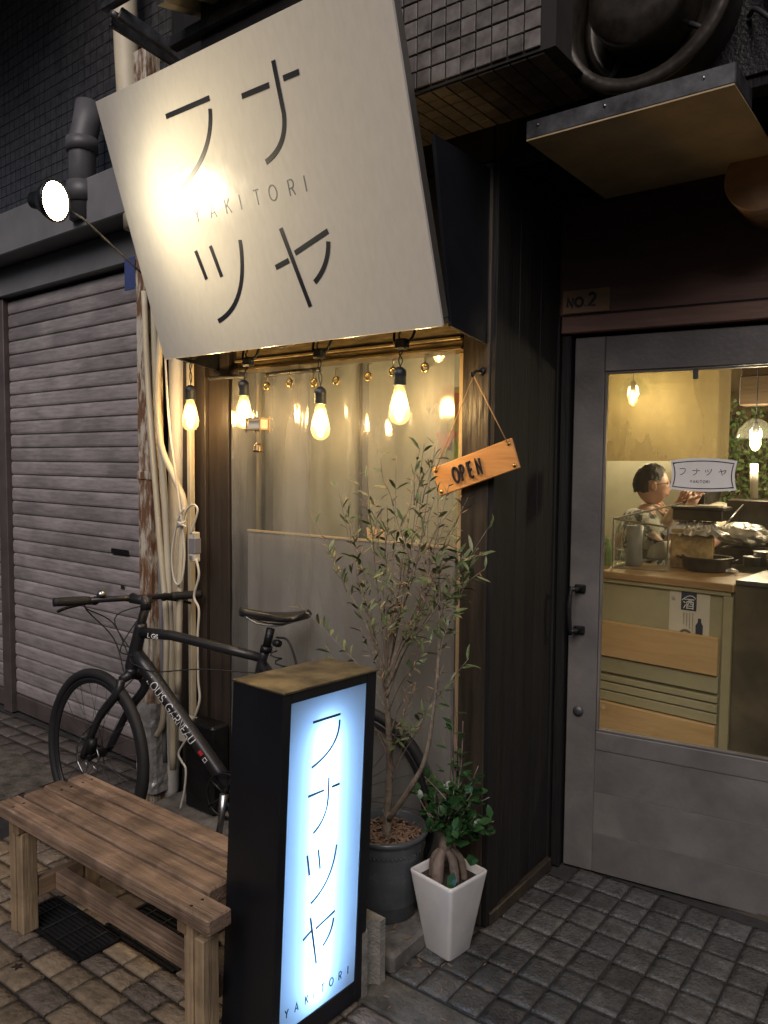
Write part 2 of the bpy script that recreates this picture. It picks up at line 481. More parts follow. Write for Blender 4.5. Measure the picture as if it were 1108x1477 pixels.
def tubeo(name, pts, r, m, parent=None, n=10):
    b = MB(); b.tube(pts, r, n)
    return b.build(name, m, parent)


def arc(cx, cy, rx, ry, a0, a1, n=10):
    return [(cx + rx * math.cos(math.radians(a0 + (a1 - a0) * i / n)), cy + ry * math.sin(math.radians(a0 + (a1 - a0) * i / n)))
            for i in range(n + 1)]


def qb(p0, p1, p2, n=10):
    p0, p1, p2 = Vector(p0), Vector(p1), Vector(p2)
    return [tuple(p0 * (1 - t) ** 2 + p1 * 2 * t * (1 - t) + p2 * t * t) for t in [i / n for i in range(n + 1)]]


def smooth(pts, k=6):
    """catmull-rom through 3-d points"""
    P = [Vector(p) for p in pts]
    P = [P[0] * 2 - P[1]] + P + [P[-1] * 2 - P[-2]]
    out = []
    for i in range(1, len(P) - 2):
        for j in range(k):
            t = j / k
            a, b, c, d = P[i - 1:i + 3]
            out.append(0.5 * ((2 * b) + (c - a) * t + (2 * a - 5 * b + 4 * c - d) * t * t + (3 * b - a - 3 * c + d) * t ** 3))
    out.append(P[-2])
    return out


# single-stroke letters, unit height, (strokes, width)
G = {
    'A': ([[(0, 0), (.36, 1), (.72, 0)], [(.12, .32), (.6, .32)]], .72),
    'Y': ([[(0, 1), (.34, .48), (.34, 0)], [(.68, 1), (.34, .48)]], .68),
    'K': ([[(0, 0), (0, 1)], [(.58, 1), (.03, .42)], [(.2, .6), (.62, 0)]], .62),
    'I': ([[(0, 0), (0, 1)]], 0),
    'T': ([[(0, 1), (.66, 1)], [(.33, 1), (.33, 0)]], .66),
    'O': ([arc(.45, .5, .45, .5, 90, 450, 22)], .9),
    'R': ([[(0, 0), (0, 1), (.3, 1)] + arc(.3, .73, .27, .27, 80, -80, 8) + [(.3, .46), (0, .46)], [(.3, .46), (.58, 0)]], .6),
    'L': ([[(0, 1), (0, 0), (.5, 0)]], .5),
    'U': ([[(0, 1), (0, .32)] + arc(.33, .32, .33, .32, 180, 360, 10) + [(.66, 1)]], .66),
    'S': ([arc(.3, .74, .27, .26, 40, 250, 9) + arc(.28, .26, .29, .26, 70, -140, 9)], .6),
    'G': ([arc(.45, .5, .45, .5, 50, 330, 18) + [(.84, .45), (.5, .45)]], .86),
    'N': ([[(0, 0), (0, 1), (.62, 0), (.62, 1)]], .62),
    'E': ([[(.52, 1), (0, 1), (0, 0), (.52, 0)], [(0, .5), (.46, .5)]], .52),
    'P': ([[(0, 0), (0, 1), (.26, 1)] + arc(.26, .74, .26, .26, 80, -80, 8) + [(.26, .48), (0, .48)]], .52),
    'V': ([[(0, 1), (.3, 0), (.6, 1)]], .6),
    '2': ([arc(.28, .72, .26, .28, 160, -30, 9) + [(.02, 0), (.56, 0)]], .56),
    '.': ([[(0, 0), (0, .12)]], .08),
    ' ': ([], .3),
}


def text(mb, s_, f, h, gap, wd, u0=0, v0=0, sx=1.0, th=0.0015, m=None):
    u = u0
    for ch in s_:
        st, wdt = G[ch]
        for p in st:
            mb.ribbon([(u + x * h * sx, v0 + y * h) for x, y in p], wd, f, th, m)
        u += wdt * h * sx + gap
    return u


# the four katakana of the shop sign, in a unit square (x right, y up), the way its lettering is drawn
KANA = {
    'fu': [[(0.0, .97), (.78, .97)], qb((.78, .86), (.76, .25), (.1, .02), 12)],
    'na': [[(0.0, .70), (.46, .70)], [(.68, .70), (.98, .70)], [(.58, 1.0), (.58, .55)] + qb((.58, .55), (.55, .15), (.12, .0), 10)],
    'tsu': [[(0.0, .80), (.06, .42)], [(.30, .85), (.36, .47)], qb((.80, .95), (.74, .32), (.16, .0), 12)],
    'ya': [[(0.0, .50), (.26, .58)], [(.34, .60), (.98, .78)], [(.25, .95), (.50, .0)], qb((.92, .68), (.88, .42), (.62, .20), 8)],
}


def noisef(x, y, z=0.0):
    from mathutils import noise
    return noise.noise(Vector((x, y, z)))


# ================================================================== GROUND
g = MB(); g.box((-60, -60, -0.3), (60, 60, -0.0125), 0)
tag(g.build('ground', M['asphalt']), kind='structure')

# entrance paving: small square rough tiles, joints recessed
ent = thing('entrance_paving', None, None); tag(ent, kind='structure')
b = MB(); b.box((-1.31, 1.745, -0.0115), (0.9, 3.0, -0.0075)); b.build('mortar_bed', M['mortar'], ent)


def rough_slab_mesh(name, lx, ly, th, bev, amp, nx, ny, material, seed):
    rnd = random.Random(seed)
    mb = MB(); vs = []
    for j in range(ny + 1):
        for i in range(nx + 1):
            x = lx * (i / nx - .5); y = ly * (j / ny - .5)
            ed = i in (0, nx) or j in (0, ny)
            z = -bev if ed else rnd.uniform(-amp, amp)
            if ed:
                x *= 1 + rnd.uniform(-.012, .004); y *= 1 + rnd.uniform(-.012, .004)
            vs.append((x, y, z))
    F = [[j * (nx + 1) + i, j * (nx + 1) + i + 1, (j + 1) * (nx + 1) + i + 1, (j + 1) * (nx + 1) + i] for j in range(ny) for i in range(nx)]
    k = len(vs)
    ring = [i for i in range(nx + 1)] + [j * (nx + 1) + nx for j in range(1, ny + 1)] + [ny * (nx + 1) + i for i in range(nx - 1, -1, -1)] + [j * (nx + 1) for j in range(ny - 1, 0, -1)]
    vs += [(vs[r_][0], vs[r_][1], -th) for r_ in ring]
    n = len(ring)
    F += [[ring[a], k + a, k + (a + 1) % n, ring[(a + 1) % n]] for a in range(n)]
    mb.add(vs, F, material, False)
    o = mb.build(name, material)
    me = o.data
    for p in me.polygons:
        p.use_smooth = p.index < nx * ny
    bpy.data.objects.remove(o)
    return me


tm = [rough_slab_mesh('tile', 0.0948, 0.1100, 0.01, 0.0022, 0.0005, 6, 6, M['tile_dark'], i) for i in range(5)]
rnd = random.Random(3)
for i in range(-3, 13):
    for j in range(-1, 8):
        cx = -1.002 + 0.0998 * (i + .5); cy = 1.860 + 0.1153 * (j + .5)
        if cx < -1.30 or cy > 2.62 + (cx + 1.15) * .137 or (cy > 2.5 and cx < -1.1): continue
        if cx < -1.2 and cy > 2.06: continue
        o = link('tile', rnd.choice(tm), ent, (cx, cy, rnd.uniform(-.0015, .001)))
        o.rotation_euler = (rnd.uniform(-.008, .008), rnd.uniform(-.008, .008), rnd.choice((0, PI)))

# concrete strip before the entrance tiles and the dark drain beyond it
strip = boxo('kerb_strip', (-1.60, 1.605, -0.02), (1.4, 1.738, -0.001), M['concrete_dirty'], None, 0.006); tag(strip, kind='structure')

# street paving: tan and brown-grey stones in rows
st = thing('street_paving', None, None); tag(st, kind='structure')
b = MB(); b.box((-3.0, 0.15, -0.0115), (-0.85, 1.60, -0.0088)); b.build('mortar_bed', M['mortar'], st)
sizes = [(.098, .086), (.142, .086), (.176, .086), (.120, .086)]
sm_ = {}
for k, (lx, ly) in enumerate(sizes):
    for c in ('stone_tan', 'stone_grey'):
        for q in range(3):
            sm_[(k, c, q)] = rough_slab_mesh('paving_stone', lx, ly, 0.012, 0.0032, 0.0010, 6, 4, M[c], 10 * k + q)
grates = [((-2.44, 1.214), (-2.065, 1.354)), ((-2.16, 1.358), (-1.80, 1.528))]
yed = [1.212 - .0935 * k for k in range(12, 0, -1)] + [1.212, 1.284, 1.356, 1.443, 1.53, 1.602]
for ya, yb in zip(yed, yed[1:]):
    cy = (ya + yb) / 2
    spans = [(-3.0, -0.9 if cy > .85 else -1.25)]
    for a_, c_ in grates:
        if a_[1] - .02 < cy < c_[1] + .02:
            spans = [(-3.0, a_[0] - .002), (c_[0] + .002, -0.9)]
    for xa, xb in spans:
        n_ = max(1, round((xb - xa) / .128)); ws = [rnd.uniform(.75, 1.35) for _ in range(n_)]; t_ = sum(ws); x = xa
        for w_ in ws:
            wd = (xb - xa) * w_ / t_; k = min(range(4), key=lambda q: abs(sizes[q][0] - wd + .007))
            c = 'stone_tan' if (rnd.random() < .62 and cy < 1.45) else 'stone_grey'
            o = link('paving_stone', sm_[(k, c, rnd.randrange(3))], st, (x + wd / 2, cy, rnd.uniform(-.0015, .0015)))
            o.scale = ((wd - .007) / sizes[k][0], (yb - ya - .007) / .086, 1)
            o.rotation_euler = (rnd.uniform(-.01, .01), rnd.uniform(-.01, .01), rnd.choice((0, PI)) + rnd.uniform(-.008, .008))
            x += wd
# back pavement by the shutter
bp_ = thing('shutter_pavement', None, None); tag(bp_, kind='structure')
b = MB(); b.box((-7.5, 1.605, -0.0115), (-2.70, 2.34, -0.0075)); b.build('mortar_bed', M['mortar'], bp_)
bt = [rough_slab_mesh('paving_tile', 0.19, 0.094, 0.01, 0.004, 0.0008, 3, 3, M['tile_brown'], 50 + i) for i in range(3)]
for j in range(8):
    for i in range(14):
        cx = -5.4 + .2 * i + (.1 if j % 2 else 0); cy = 1.66 + .1 * j
        if cx < -3.35 and cy < 1.93: continue
        if cx > -2.75 or cy > 2.2: continue
        o = link('paving_tile', rnd.choice(bt), bp_, (cx, cy, rnd.uniform(-.002, .001)))
# rough concrete patch
mb = MB(); vs = []; n = 26
for j in range(9):
    for i in range(n):
        x = -5.6 + (2.25) * i / (n - 1); y = 1.60 + .33 * j / 8
        ed = i in (0, n - 1) or j in (0, 8)
        vs.append((x + .03 * noisef(x * 7, y * 9), y + .03 * noisef(x * 9, y * 5, 4), -.003 if ed else .008 + .012 * noisef(x * 9, y * 9, 1)))
mb.add(vs, [[j * n + i, j * n + i + 1, (j + 1) * n + i + 1, (j + 1) * n + i] for j in range(8) for i in range(n - 1)], M['concrete_dirty'], True)
tag(mb.build('concrete_patch', M['concrete_dirty']), kind='structure')

# street grates
for (a, c_), lab in zip(grates, ('black iron drain grate set in the stones under the near side of the bench',
                                 'black iron drain grate further back beneath the bench, nearer the lit sign box')):
    t = thing('drain_grate', lab, 'drain grate', ((a[0] + c_[0]) / 2, (a[1] + c_[1]) / 2, 0), 0, 'drain grates under the bench')
    hx, hy = (c_[0] - a[0]) / 2, (c_[1] - a[1]) / 2
    mb = MB(); mb.box((-hx, -hy, -.0086), (hx, hy, -.0045)); mb.build('pit', M['rubber'], t)
    mb = MB()
    for s_ in (-1, 1):
        mb.box((-hx, s_ * hy - .006, -.004), (hx, s_ * hy + .006, .003), .001)
        mb.box((s_ * hx - .006, -hy + .0065, -.004), (s_ * hx + .006, hy - .0065, .003), .001)
    mb.build('frame', M['black_iron'], t)
    k = 9
    for i in range(k):
        yy = -hy + .012 + (2 * hy - .024) * i / (k - 1)
        boxo('bar', (-hx + .008, yy - .0022, -.0035), (hx - .008, yy + .0022, .002), M['black_iron'], t, .0008)
    for i in range(4):
        xx = -hx + 2 * hx * (i + .7) / 4.4
        boxo('cross_rod', (xx - .002, -hy + .008, .0022), (xx + .002, hy - .008, .0045), M['dull_metal'], t, .0008)

# low concrete plinth before the shop window
pl = boxo('concrete_plinth', (-2.70, 1.742, -0.01), (-1.285, 2.104, 0.058), M['concrete'], None, 0.012)
tag(pl, 'low grey concrete ledge below the shop window, under the olive pot', 'ledge')

# ================================================================== SHOP BUILDING
shop = thing('shop_building', 'black timber fronted yakitori shop with a grey glazed sliding door', 'shop', (-1.2, 2.1, 0))
shop.location = (0, 0, 0)
DO = Vector((-1.151, 2.625, 0)); DA = math.atan2(.137, .9905)
TD = Matrix.Translation(DO) @ Matrix.Rotation(DA, 4, 'Z')       # door frame: u along the door, v into the shop, z up

# window surround: bronze rails above, brown jamb boards at the left, brown-black post at the right
Yw = 2.107
mb = MB(); mb.box((-1.302, Yw, 0.0), (-1.204, Yw + .12, 2.42), .003)
mb.build('corner_post', M['post_wood'], shop)
xs = [-2.70, -2.625, -2.56, -2.535, -2.45, -2.395, -2.36]
dy = [.0, .018, .004, .02, .008, .03]
for i in range(6):
    boxo('jamb_board', (xs[i] + .001, Yw - .02 + dy[i], 0.0), (xs[i + 1] - .001, Yw + .11, 2.42), M['frame_wood'], shop, .003)
boxo('window_head', (-2.359, Yw - .004, 1.905), (-1.303, Yw + .10, 1.99), M['bronze'], shop, .003)
for k, (z0, z1, y0) in enumerate(((1.893, 1.903, -.012), (1.872, 1.891, .002), (1.862, 1.871, -.008))):
    boxo('head_moulding', (-2.359, Yw + y0, z0), (-1.303, Yw + .09, z1), M['bronze'], shop, .002)
boxo('window_fascia', (-2.359, Yw - .001, 1.992), (-1.303, Yw + .10, 2.42), M['black_wood'], shop, .002)
boxo('window_sill', (-2.359, Yw - .03, .06), (-1.303, Yw + .10, .13), M['frame_wood'], shop, .004)
boxo('window_mullion', (-1.345, Yw + .05, .131), (-1.312, Yw + .085, 1.86), M['pale_wood'], shop, .002)
boxo('window_board', (-2.355, Yw + .052, .131), (-1.352, Yw + .062, 1.215), M['grey_board'], shop, .001)
boxo('window_board_edge', (-2.355, Yw + .048, 1.216), (-1.352, Yw + .064, 1.224), M['pale_wood'], shop, .001)
# return wall of vertical black boards
nb = 6; y0 = Yw + .001
ylen = 2.60 - Yw
for i in range(nb):
    ya = y0 + ylen * i / nb; yb = y0 + ylen * (i + 1) / nb - .003
    xo = -1.2035 if i % 2 else -1.2005
    if i == 0: ya += .004
    boxo('wall_board', (xo - .02 - .035 * (ya - Yw), ya, .0), (xo - .035 * (ya - Yw) + .016, yb, 2.42), M['black_wood'], shop, .002)
boxo('wall_backing', (-1.30, Yw + .13, 0), (-1.245, 2.60, 2.42), M['black_wood'], shop, 0)
mb = MB(); mb.box((-1.199, Yw + .02, .0), (-1.176, 2.58, .045), .004)
mb.build('skirting', M['post_wood'], shop)
# door surround
boxo('door_jamb', (-.085, -.03, 0), (-.05, .10, 2.028), M['black_wood'], shop, .004, TD)
boxo('door_jamb_lining', (-.046, -.012, 0), (-.012, .10, 1.96), M['black_wood'], shop, .003, TD)
boxo('door_header', (-.048, -.018, 1.966), (1.9, .10, 2.026), M['header_wood'], shop, .004, TD)
boxo('header_panel', (-.085, .0, 2.03), (1.9, .09, 3.3), M['header_wood'], shop, .001, TD)
boxo('header_batten', (-.085, -.012, 2.0262), (1.9, -.001, 2.034), M['black_wood'], shop, .001, TD)
mb = MB(); mb.box((-.046, -.012, 2.036), (.118, -.001, 2.118), .002, TD)
pb = mb.build('number_plate', M['plate'], shop)
tag(pb, 'brown plate lettered NO.2 above the door')
mb = MB()
fp = lambda u, v, h: TD @ Vector((u, -.0125 - h, v))
u = text(mb, 'NO', fp, .030, .009, .0092, -.028, 2.060)
text(mb, '.', fp, .030, .006, .008, u, 2.060)
text(mb, '2', fp, .042, .006, .0095, u + .012, 2.060)
mb.build('lettering', M['ink'], pb)
# sliding door
door = thing('sliding_door', None, None); door.parent = shop
tag(door, 'grey painted sliding door with a large glass pane')


def dbox(name, lo, hi, m, bev=.002, parent=None):
    parent = parent or door
    return boxo(name, lo, hi, m, parent, bev, TD)


dbox('stile', (-.004, .012, .005), (.103, .05, 1.953), M['door_paint'], .003)
dbox('stile', (.86, .012, .005), (.965, .05, 1.953), M['door_paint'], .003)
dbox('top_rail', (.104, .012, 1.829), (.859, .05, 1.953), M['door_paint'], .003)
dbox('lock_rail', (.104, .012, .462), (.859, .05, .531), M['door_paint'], .003)
for z0, z1 in ((.3045, .461), (.151, .3035), (.005, .150)):
    dbox('door_board', (.1035, .0155, z0), (.8595, .044, z1), M['door_paint'], .0008)
dbox('door_board_backing', (.1045, .0445, .005), (.8585, .0495, .461), M['door_paint'], 0)
for lo, hi in (((.1045, .018, .5325), (.112, .04, 1.8275)), ((.851, .018, .5325), (.8585, .04, 1.8275)),
               ((.1125, .018, .5325), (.8505, .04, .539)), ((.1125, .018, 1.821), (.8505, .04, 1.8275))):
    dbox('glazing_bead', lo, hi, M['door_paint'], .001)
dbox('added_light_stop', (-.046, .0505, 1.935), (.97, .09, 2.03), M['black_wood'], 0, shop)  # unseen strips added to block room light leaking round the door
dbox('added_light_stop', (-.046, .0505, 0.0), (.004, .09, 1.934), M['black_wood'], 0, shop)
dbox('glass_pane', (.1115, .029, .5385), (.8515, .0305, 1.8215), M['door_glass'], 0)
# handle: two square black plates and a twisted bar
mb = MB()
for z in (1.052, .90):
    mb.box((.018, -.004, z - .014), (.058, .0115, z + .014), .004, TD)
    mb.tube([TD @ Vector((.038, -.003, z)), TD @ Vector((.030, -.03, z)), TD @ Vector((.020, -.044, z))], [.009, .008, .009], 10)
pts = [TD @ Vector((.020 - .006 * math.sin(PI * i / 12), -.044 - .008 * math.sin(PI * i / 12), .888 + .176 * i / 12)) for i in range(13)]
mb.tube(pts, [.0065 + .003 * math.sin(PI * i / 12) for i in range(13)], 12)
mb.build('handle', M['black_iron'], door)
mb = MB(); TL = TD @ Matrix.Translation((.040, .0115, .596)) @ Matrix.Rotation(PI / 2, 4, 'X')
mb.lathe([(.019, 0), (.019, .004), (.016, .006), (.014, .006), (.013, .010), (.011, .011)], 24, TL)
mb.box((-.0015, -.005, .0112), (.0015, .005, .0116), 0, TL, )
mb.build('lock', M['dull_metal'], door)
# sticker on the glass: plaque shape with curved-in sides
mb = MB()
cx, cy, hw, hh = .436, 1.468, .106, .056


def plaque(hw, hh):
    P = []
    P += qb((-hw, hh * .86), (0, hh * 1.22), (hw, hh * .86), 14)
    P += qb((hw, hh * .86), (hw * .86, 0), (hw, -hh * .86), 10)[1:]
    P += qb((hw, -hh * .86), (0, -hh * 1.12), (-hw, -hh * .86), 14)[1:]
    P += qb((-hw, -hh * .86), (-hw * .86, 0), (-hw, hh * .86), 10)[1:-1]
    return P


TS = TD @ Matrix.Translation((cx, .0285, cy)) @ Matrix.Rotation(PI / 2, 4, 'X')
mb.prism(plaque(hw, hh), 0, .0008, TS)
stk = mb.build('sticker', M['sticker'], door)
tag(stk, 'pale sticker lettered with the shop name on the glass')
mb = MB()
fs = lambda u, v, h: TS @ Vector((u, v, .001 + h * .3))
pq = plaque(hw * .90, hh * .82); pq.append(pq[0]); pq.append(pq[1])
mb.ribbon(pq, .0032, fs, .001)
for k, ch in enumerate(('fu', 'na', 'tsu', 'ya')):
    for s_ in KANA[ch]:
        mb.ribbon([(-.074 + k * .041 + x * .024, .000 + y * .022) for x, y in s_], .0022, fs, .001)
text(mb, 'YAKITORI', fs, .0085, .0035, .0016, -.039, -.026, th=.001)
p = mb.build('sticker_print', M['ink'], door)
# small acrylic clip on top of glass
dbox('glass_clip', (.395, .018, 1.79), (.412, .0275, 1.826), M['dull_metal'], .002)

# wall behind the exhaust hood, over the entrance
boxo('entrance_fascia', (-1.02, 2.108, 2.432), (1.4, 2.17, 3.4), M['black_wood'], shop, .002)
boxo('entrance_fascia', (-1.199, 2.109, 2.422), (-1.022, 2.20, 3.4), M['black_wood'], shop, .002)
boxo('upper_wall', (-2.76, 2.109, 2.422), (-1.201, 2.25, 3.4), M['black_wood'], shop, .002)
boxo('recess_ceiling', (-1.30, 2.205, 2.440), (1.4, 2.9, 2.48), mat('recess_shade_black', (.006, .005, .005), .9, spec=.1), shop, 0)  # shade of the recess put into the ceiling's near-black base colour
# tiled upper storey with its soffit
zt = at(650, 118, 1.80).z
T0 = None
mb = MB(); mb.box((-2.2, 1.806, zt + .004), (-.862, 1.90, zt + 1.2)); mb.build('upper_storey_wall', M['grout'], shop)
mb = MB(); mb.box((-2.2, 1.806, zt + .0035), (-.862, 2.107, zt + .0039)); mb.build('soffit_bed', M['grout'], shop)
tmw = MB(); tmw.box((-.0215, -.0, -.0215), (.0215, .006, .0215), .0015); o = tmw.build('wall_tile', M['wall_tile']); tme = o.data; bpy.data.objects.remove(o)
tms = MB(); tms.box((-.0225, -.0225, -.003), (.0225, .0225, .003), .001); o = tms.build('soffit_tile', M['soffit']); tse = o.data; bpy.data.objects.remove(o)
rnd = random.Random(5)
for i in range(12):
    for j in range(12):
        o = link('wall_tile', tme, shop, (-1.44 + .047 * i, 1.799 + rnd.uniform(-.001, .001), zt + .035 + .047 * j))
for i in range(13):
    for j in range(6):
        o = link('soffit_tile', tse, shop, (-1.50 + .0485 * i, 1.835 + .0485 * j, zt))

# interior shell
for ya_, yb_, nm_, m_ in ((2.23, 2.36, 'inner_panel', 'grey_board'), (2.362, 2.42, 'inner_batten', 'frame_wood'), (2.422, 2.56, 'inner_panel', 'fascia'), (2.562, 2.60, 'inner_batten', 'frame_wood'),
                          (2.80, 2.86, 'inner_batten', 'frame_wood'), (2.862, 3.15, 'inner_panel', 'grey_board'), (3.60, 3.66, 'inner_batten', 'frame_wood')):
    boxo(nm_, (-2.949, ya_, .02), (-2.93 if 'panel' in nm_ else -2.92, yb_, 2.35), M[m_], shop, .002)
boxo('party_wall', (-2.965, 2.12, 0), (-2.702, 2.218, 2.42), M['black_wood'], shop, 0)
IM = M['olive_wall']
boxo('inner_left_wall', (-3.0, 2.22, 0), (-2.95, 6.3, 2.5), IM, shop, 0)
boxo('inner_back_wall', (-2.95, 6.2, 0), (1.6, 6.25, 2.5), M['pale_wood'], shop, 0)
boxo('inner_right_wall', (1.55, 2.95, 0), (1.6, 6.2, 2.5), IM, shop, 0)
boxo('inner_front_wall', (-.0+.97, .05, 0), (2.7, .09, 2.03), IM, shop, 0, TD)
boxo('inner_ceiling', (-2.95, 2.22, 2.36), (-1.301, 6.2, 2.42), M['int_ceiling'], shop, 0)
boxo('inner_ceiling', (-1.30, 2.78, 2.36), (1.55, 6.2, 2.42), M['int_ceiling'], shop, 0)
boxo('inner_floor', (-2.95, 2.73, -.011), (1.55, 6.2, .012), M['int_floor'], shop, 0)
boxo('inner_partition', (-2.45, 5.18, 0), (-1.30, 5.24, 2.36), IM, shop, 0)
pc_ = ad(1070, 560, 4.3)
boxo('ceiling_beam', (-1.06, pc_.y, 1.84), (1.5, pc_.y + .14, 2.0), M['beam'], shop, .004)
boxo('bulkhead_panel', (-1.06, pc_.y + .03, 2.002), (1.5, pc_.y + .09, 2.355), M['beam'], shop, .002)

# ================================================================== NEIGHBOURING BUILDING with roller shutter
nei = thing('neighbouring_building', 'dark closed building with a grey roller shutter at the left', 'building', (0, 0, 0))
T2 = Matrix.Translation((-3.0, 2.215, 0)) @ Matrix.Rotation(math.radians(-1.3), 4, 'Z')
sh = thing('roller_shutter', None, None); sh.parent = nei
tag(sh, 'wide main roller shutter with a letter slot')
prof = [(.010, 0), (.003, .005), (0.0005, .014), (-.0005, .038), (0.0005, .062), (.003, .069), (.010, .0745)]


def slat_mesh(L):
    vs = []; F = []
    n = len(prof)
    for x in (0, L):
        for yy, z in prof: vs.append((x, yy, z))
    for i in range(n - 1): F.append([i, n + i, n + i + 1, i + 1])
    vs += [(0, .02, 0), (0, .02, .074), (L, .02, 0), (L, .02, .074)]
    F += [[0, n, 2 * n + 2, 2 * n], [n - 1, 2 * n + 1, 2 * n + 3, 2 * n - 1], [2 * n, 2 * n + 2, 2 * n + 3, 2 * n + 1]]
    mb = MB(); mb.add(vs, F, M['slat'], False); o = mb.build('slat', M['slat']); me = o.data; bpy.data.objects.remove(o); return me


s1, s2 = slat_mesh(1.50), slat_mesh(2.4)
rnd = random.Random(2)
for k in range(30):
    o = link('slat', s1, sh); o.matrix_world = T2 @ Matrix.Translation((-1.46, rnd.uniform(0, .0015), .115 + .0765 * k))
boxo('bottom_bar', (-1.455, -.004, .012), (.045, .02, .112), M['rail'], sh, .004, T2)
boxo('letter_slot', (-.42, -.006, 1.035), (-.27, -.0025, 1.062), M['black_iron'], sh, .001, T2)
boxo('lock_plate', (-.34, -.005, .865), (-.31, -.0025, .885), M['dull_metal'], sh, .001, T2)
sh2 = thing('roller_shutter', None, None); sh2.parent = nei
tag(sh2, 'next roller shutter cut off at the left edge')
for k in range(30):
    o = link('slat', s2, sh2); o.matrix_world = T2 @ Matrix.Translation((-3.97, rnd.uniform(0, .0015), .115 + .0765 * k))
boxo('bottom_bar', (-3.96, -.004, .012), (-1.562, .02, .112), M['rail'], sh2, .004, T2)
boxo('shutter_rail', (-1.56, -.03, 0), (-1.464, .03, 2.42), M['rail'], nei, .004, T2)
mb = MB(); mb.box((-3.8, .03, 0), (.045, .2, 2.42), 0, T2); mb.build('shutter_backing', M['rail'], nei)
boxo('fascia_board', (-5.5, -.05, 2.425), (.22, .25, 2.58), M['fascia'], nei, .004, T2)
boxo('canopy_slab', (-5.5, -.18, 2.583), (.12, .25, 2.80), M['fascia'], nei, .006, T2)
mb = MB(); mb.box((-5.5, .0, 2.803), (.5, .25, 5.5), 0, T2); mb.build('upper_wall', M['grout'], nei)
mb = MB(); mb.box((-.026, 0, -.026), (.026, .006, .026), .001); o = mb.build('wall_tile', M['dark_tile']); dt = o.data; bpy.data.objects.remove(o)
mb = MB()
for i in range(60):
    for j in range(32):
        mb.box((-3.0 + .056 * i, -.007, 2.83 + .056 * j), (-2.948 + .056 * i, -.001, 2.882 + .056 * j), 0, T2)
o = mb.build('wall_tiles', M['dark_tile'], nei); tag(o, kind='stuff')
# dark overhang top left
boxo('overhang', (-5.5, -1.5, 4.35), (-.1, -.01, 4.5), M['grout'], nei, .01, T2)
for z in (3.0,):
    p = at(135, 190, 2.12)
    mb = MB()
    mb.tube([(p.x, 2.10, 3.16), (p.x, 2.08, 3.05), (p.x + .0, 2.06, 2.98), (p.x, 2.06, 2.62)], .062, 16)
    mb.tube([(p.x, 2.06, 2.93), (p.x, 2.06, 2.99)], .072, 16); mb.tube([(p.x, 2.06, 2.70), (p.x, 2.06, 2.79)], .072, 16)
    tag(mb.build('elbow_pipe', mat('shaded_grey_pvc', (.09, .09, .1), .5)), 'fat grey jointed pipe left of the big sign, above the shutter', 'pipe')  # the dark around the pipe is put into its grey
tp = at(191, 395, 2.06)
boxo_ = boxo('blue_sheet', (tp.x - .045, 2.05, tp.z - .07), (tp.x + .03, 2.054, tp.z + .07), M['blue_tarp'], None, .001)
tag(boxo_, 'small blue sheet hanging at the left edge of the big sign', 'tarp')

# ================================================================== POST, PIPES, CABLES between the two buildings
pz = Vector((-2.86, 1.99, 0))
post = thing('steel_post', 'rusty white steel post with its foot wrapped in silver foil', 'post', pz)
mb = MB(); mb.box((0, .0, .0), (.085, .075, 3.2), .004); mb.box((-.004, -.004, 1.42), (.089, .079, 1.455), .002)
mb.build('column', M['rust'], post)
mb = MB(); n = 22; mz = 16; vs = []
for j in range(mz + 1):
    for i in range(n):
        t = 2 * PI * i / n
        sx, sy = math.cos(t), math.sin(t)
        k = max(abs(sx), abs(sy))
        r_ = .062 + .008 * noisef(i * .9, j * 1.3, 3)
        vs.append((.043 + r_ * sx / k, .038 + (r_ - .008) * sy / k, .055 + .40 * j / mz + (.02 * noisef(i * .7, 5) if j == mz else 0)))
mb.add(vs, [[j * n + i, j * n + (i + 1) % n, (j + 1) * n + (i + 1) % n, (j + 1) * n + i] for j in range(mz) for i in range(n)], M['foil'], False)
mb.build('foil_wrap', M['foil'], post)


def pipe(name, pxs, Y, r, m, label, group=None, cat='pipe', n=12, k=6):
    pts = [at(x, y, Y if not isinstance(Y, (list, tuple)) else Y[i]) for i, (x, y) in enumerate(pxs)]
    o = tubeo(name, smooth(pts, k), r, m, None, n)
    return tag(o, label, cat, group)


GP = 'pipes and conduits beside the window'
pipe('downpipe', [(178, -120), (181, 40), (186, 140), (196, 330)], 2.09, .052, M['pvc'], 'thick cream downpipe running up behind the big sign', GP, n=20)
pipe('wall_duct', [(256, 500), (255, 700), (252, 900), (250, 1060), (246, 1150)], 2.085, .036, M['pvc_white'], 'thick off-white duct next to the window jamb, straight down to the ground', GP, n=18)
pipe('conduit', [(208, 420), (214, 560), (229, 760), (240, 900), (236, 1030), (226, 1062)], 1.97, .0125, M['pvc'], 'cream conduit nearest the rusty post, its cut end pointing left low down', GP)
pipe('conduit', [(222, 440), (226, 560), (240, 760), (247, 950), (250, 1110)], 1.99, .014, M['pvc'], 'cream conduit second from the rusty post, running straight down', GP)
pipe('conduit', [(233, 470), (227, 560), (232, 640), (252, 690), (266, 730), (262, 800), (259, 880), (257, 1000)], 1.975, .0135, M['pvc'],
     'bent cream conduit crossing over to the window jamb', GP)
pipe('conduit', [(212, 440), (218, 600), (228, 720), (233, 900), (238, 1100)], 2.0, .010, M['pvc_grey'], 'thin grey conduit behind the cream ones', GP)
mb = MB(); a = at(271, 523, 2.06); b2 = at(274, 800, 2.06)
mb.box((a.x - .012, 2.06, .10), (a.x + .010, 2.085, a.z), .002)
tag(mb.build('ribbed_trim', M['pvc']), 'narrow ribbed cream trim strip beside the window jamb', 'trim')
GC = 'cables beside the window'
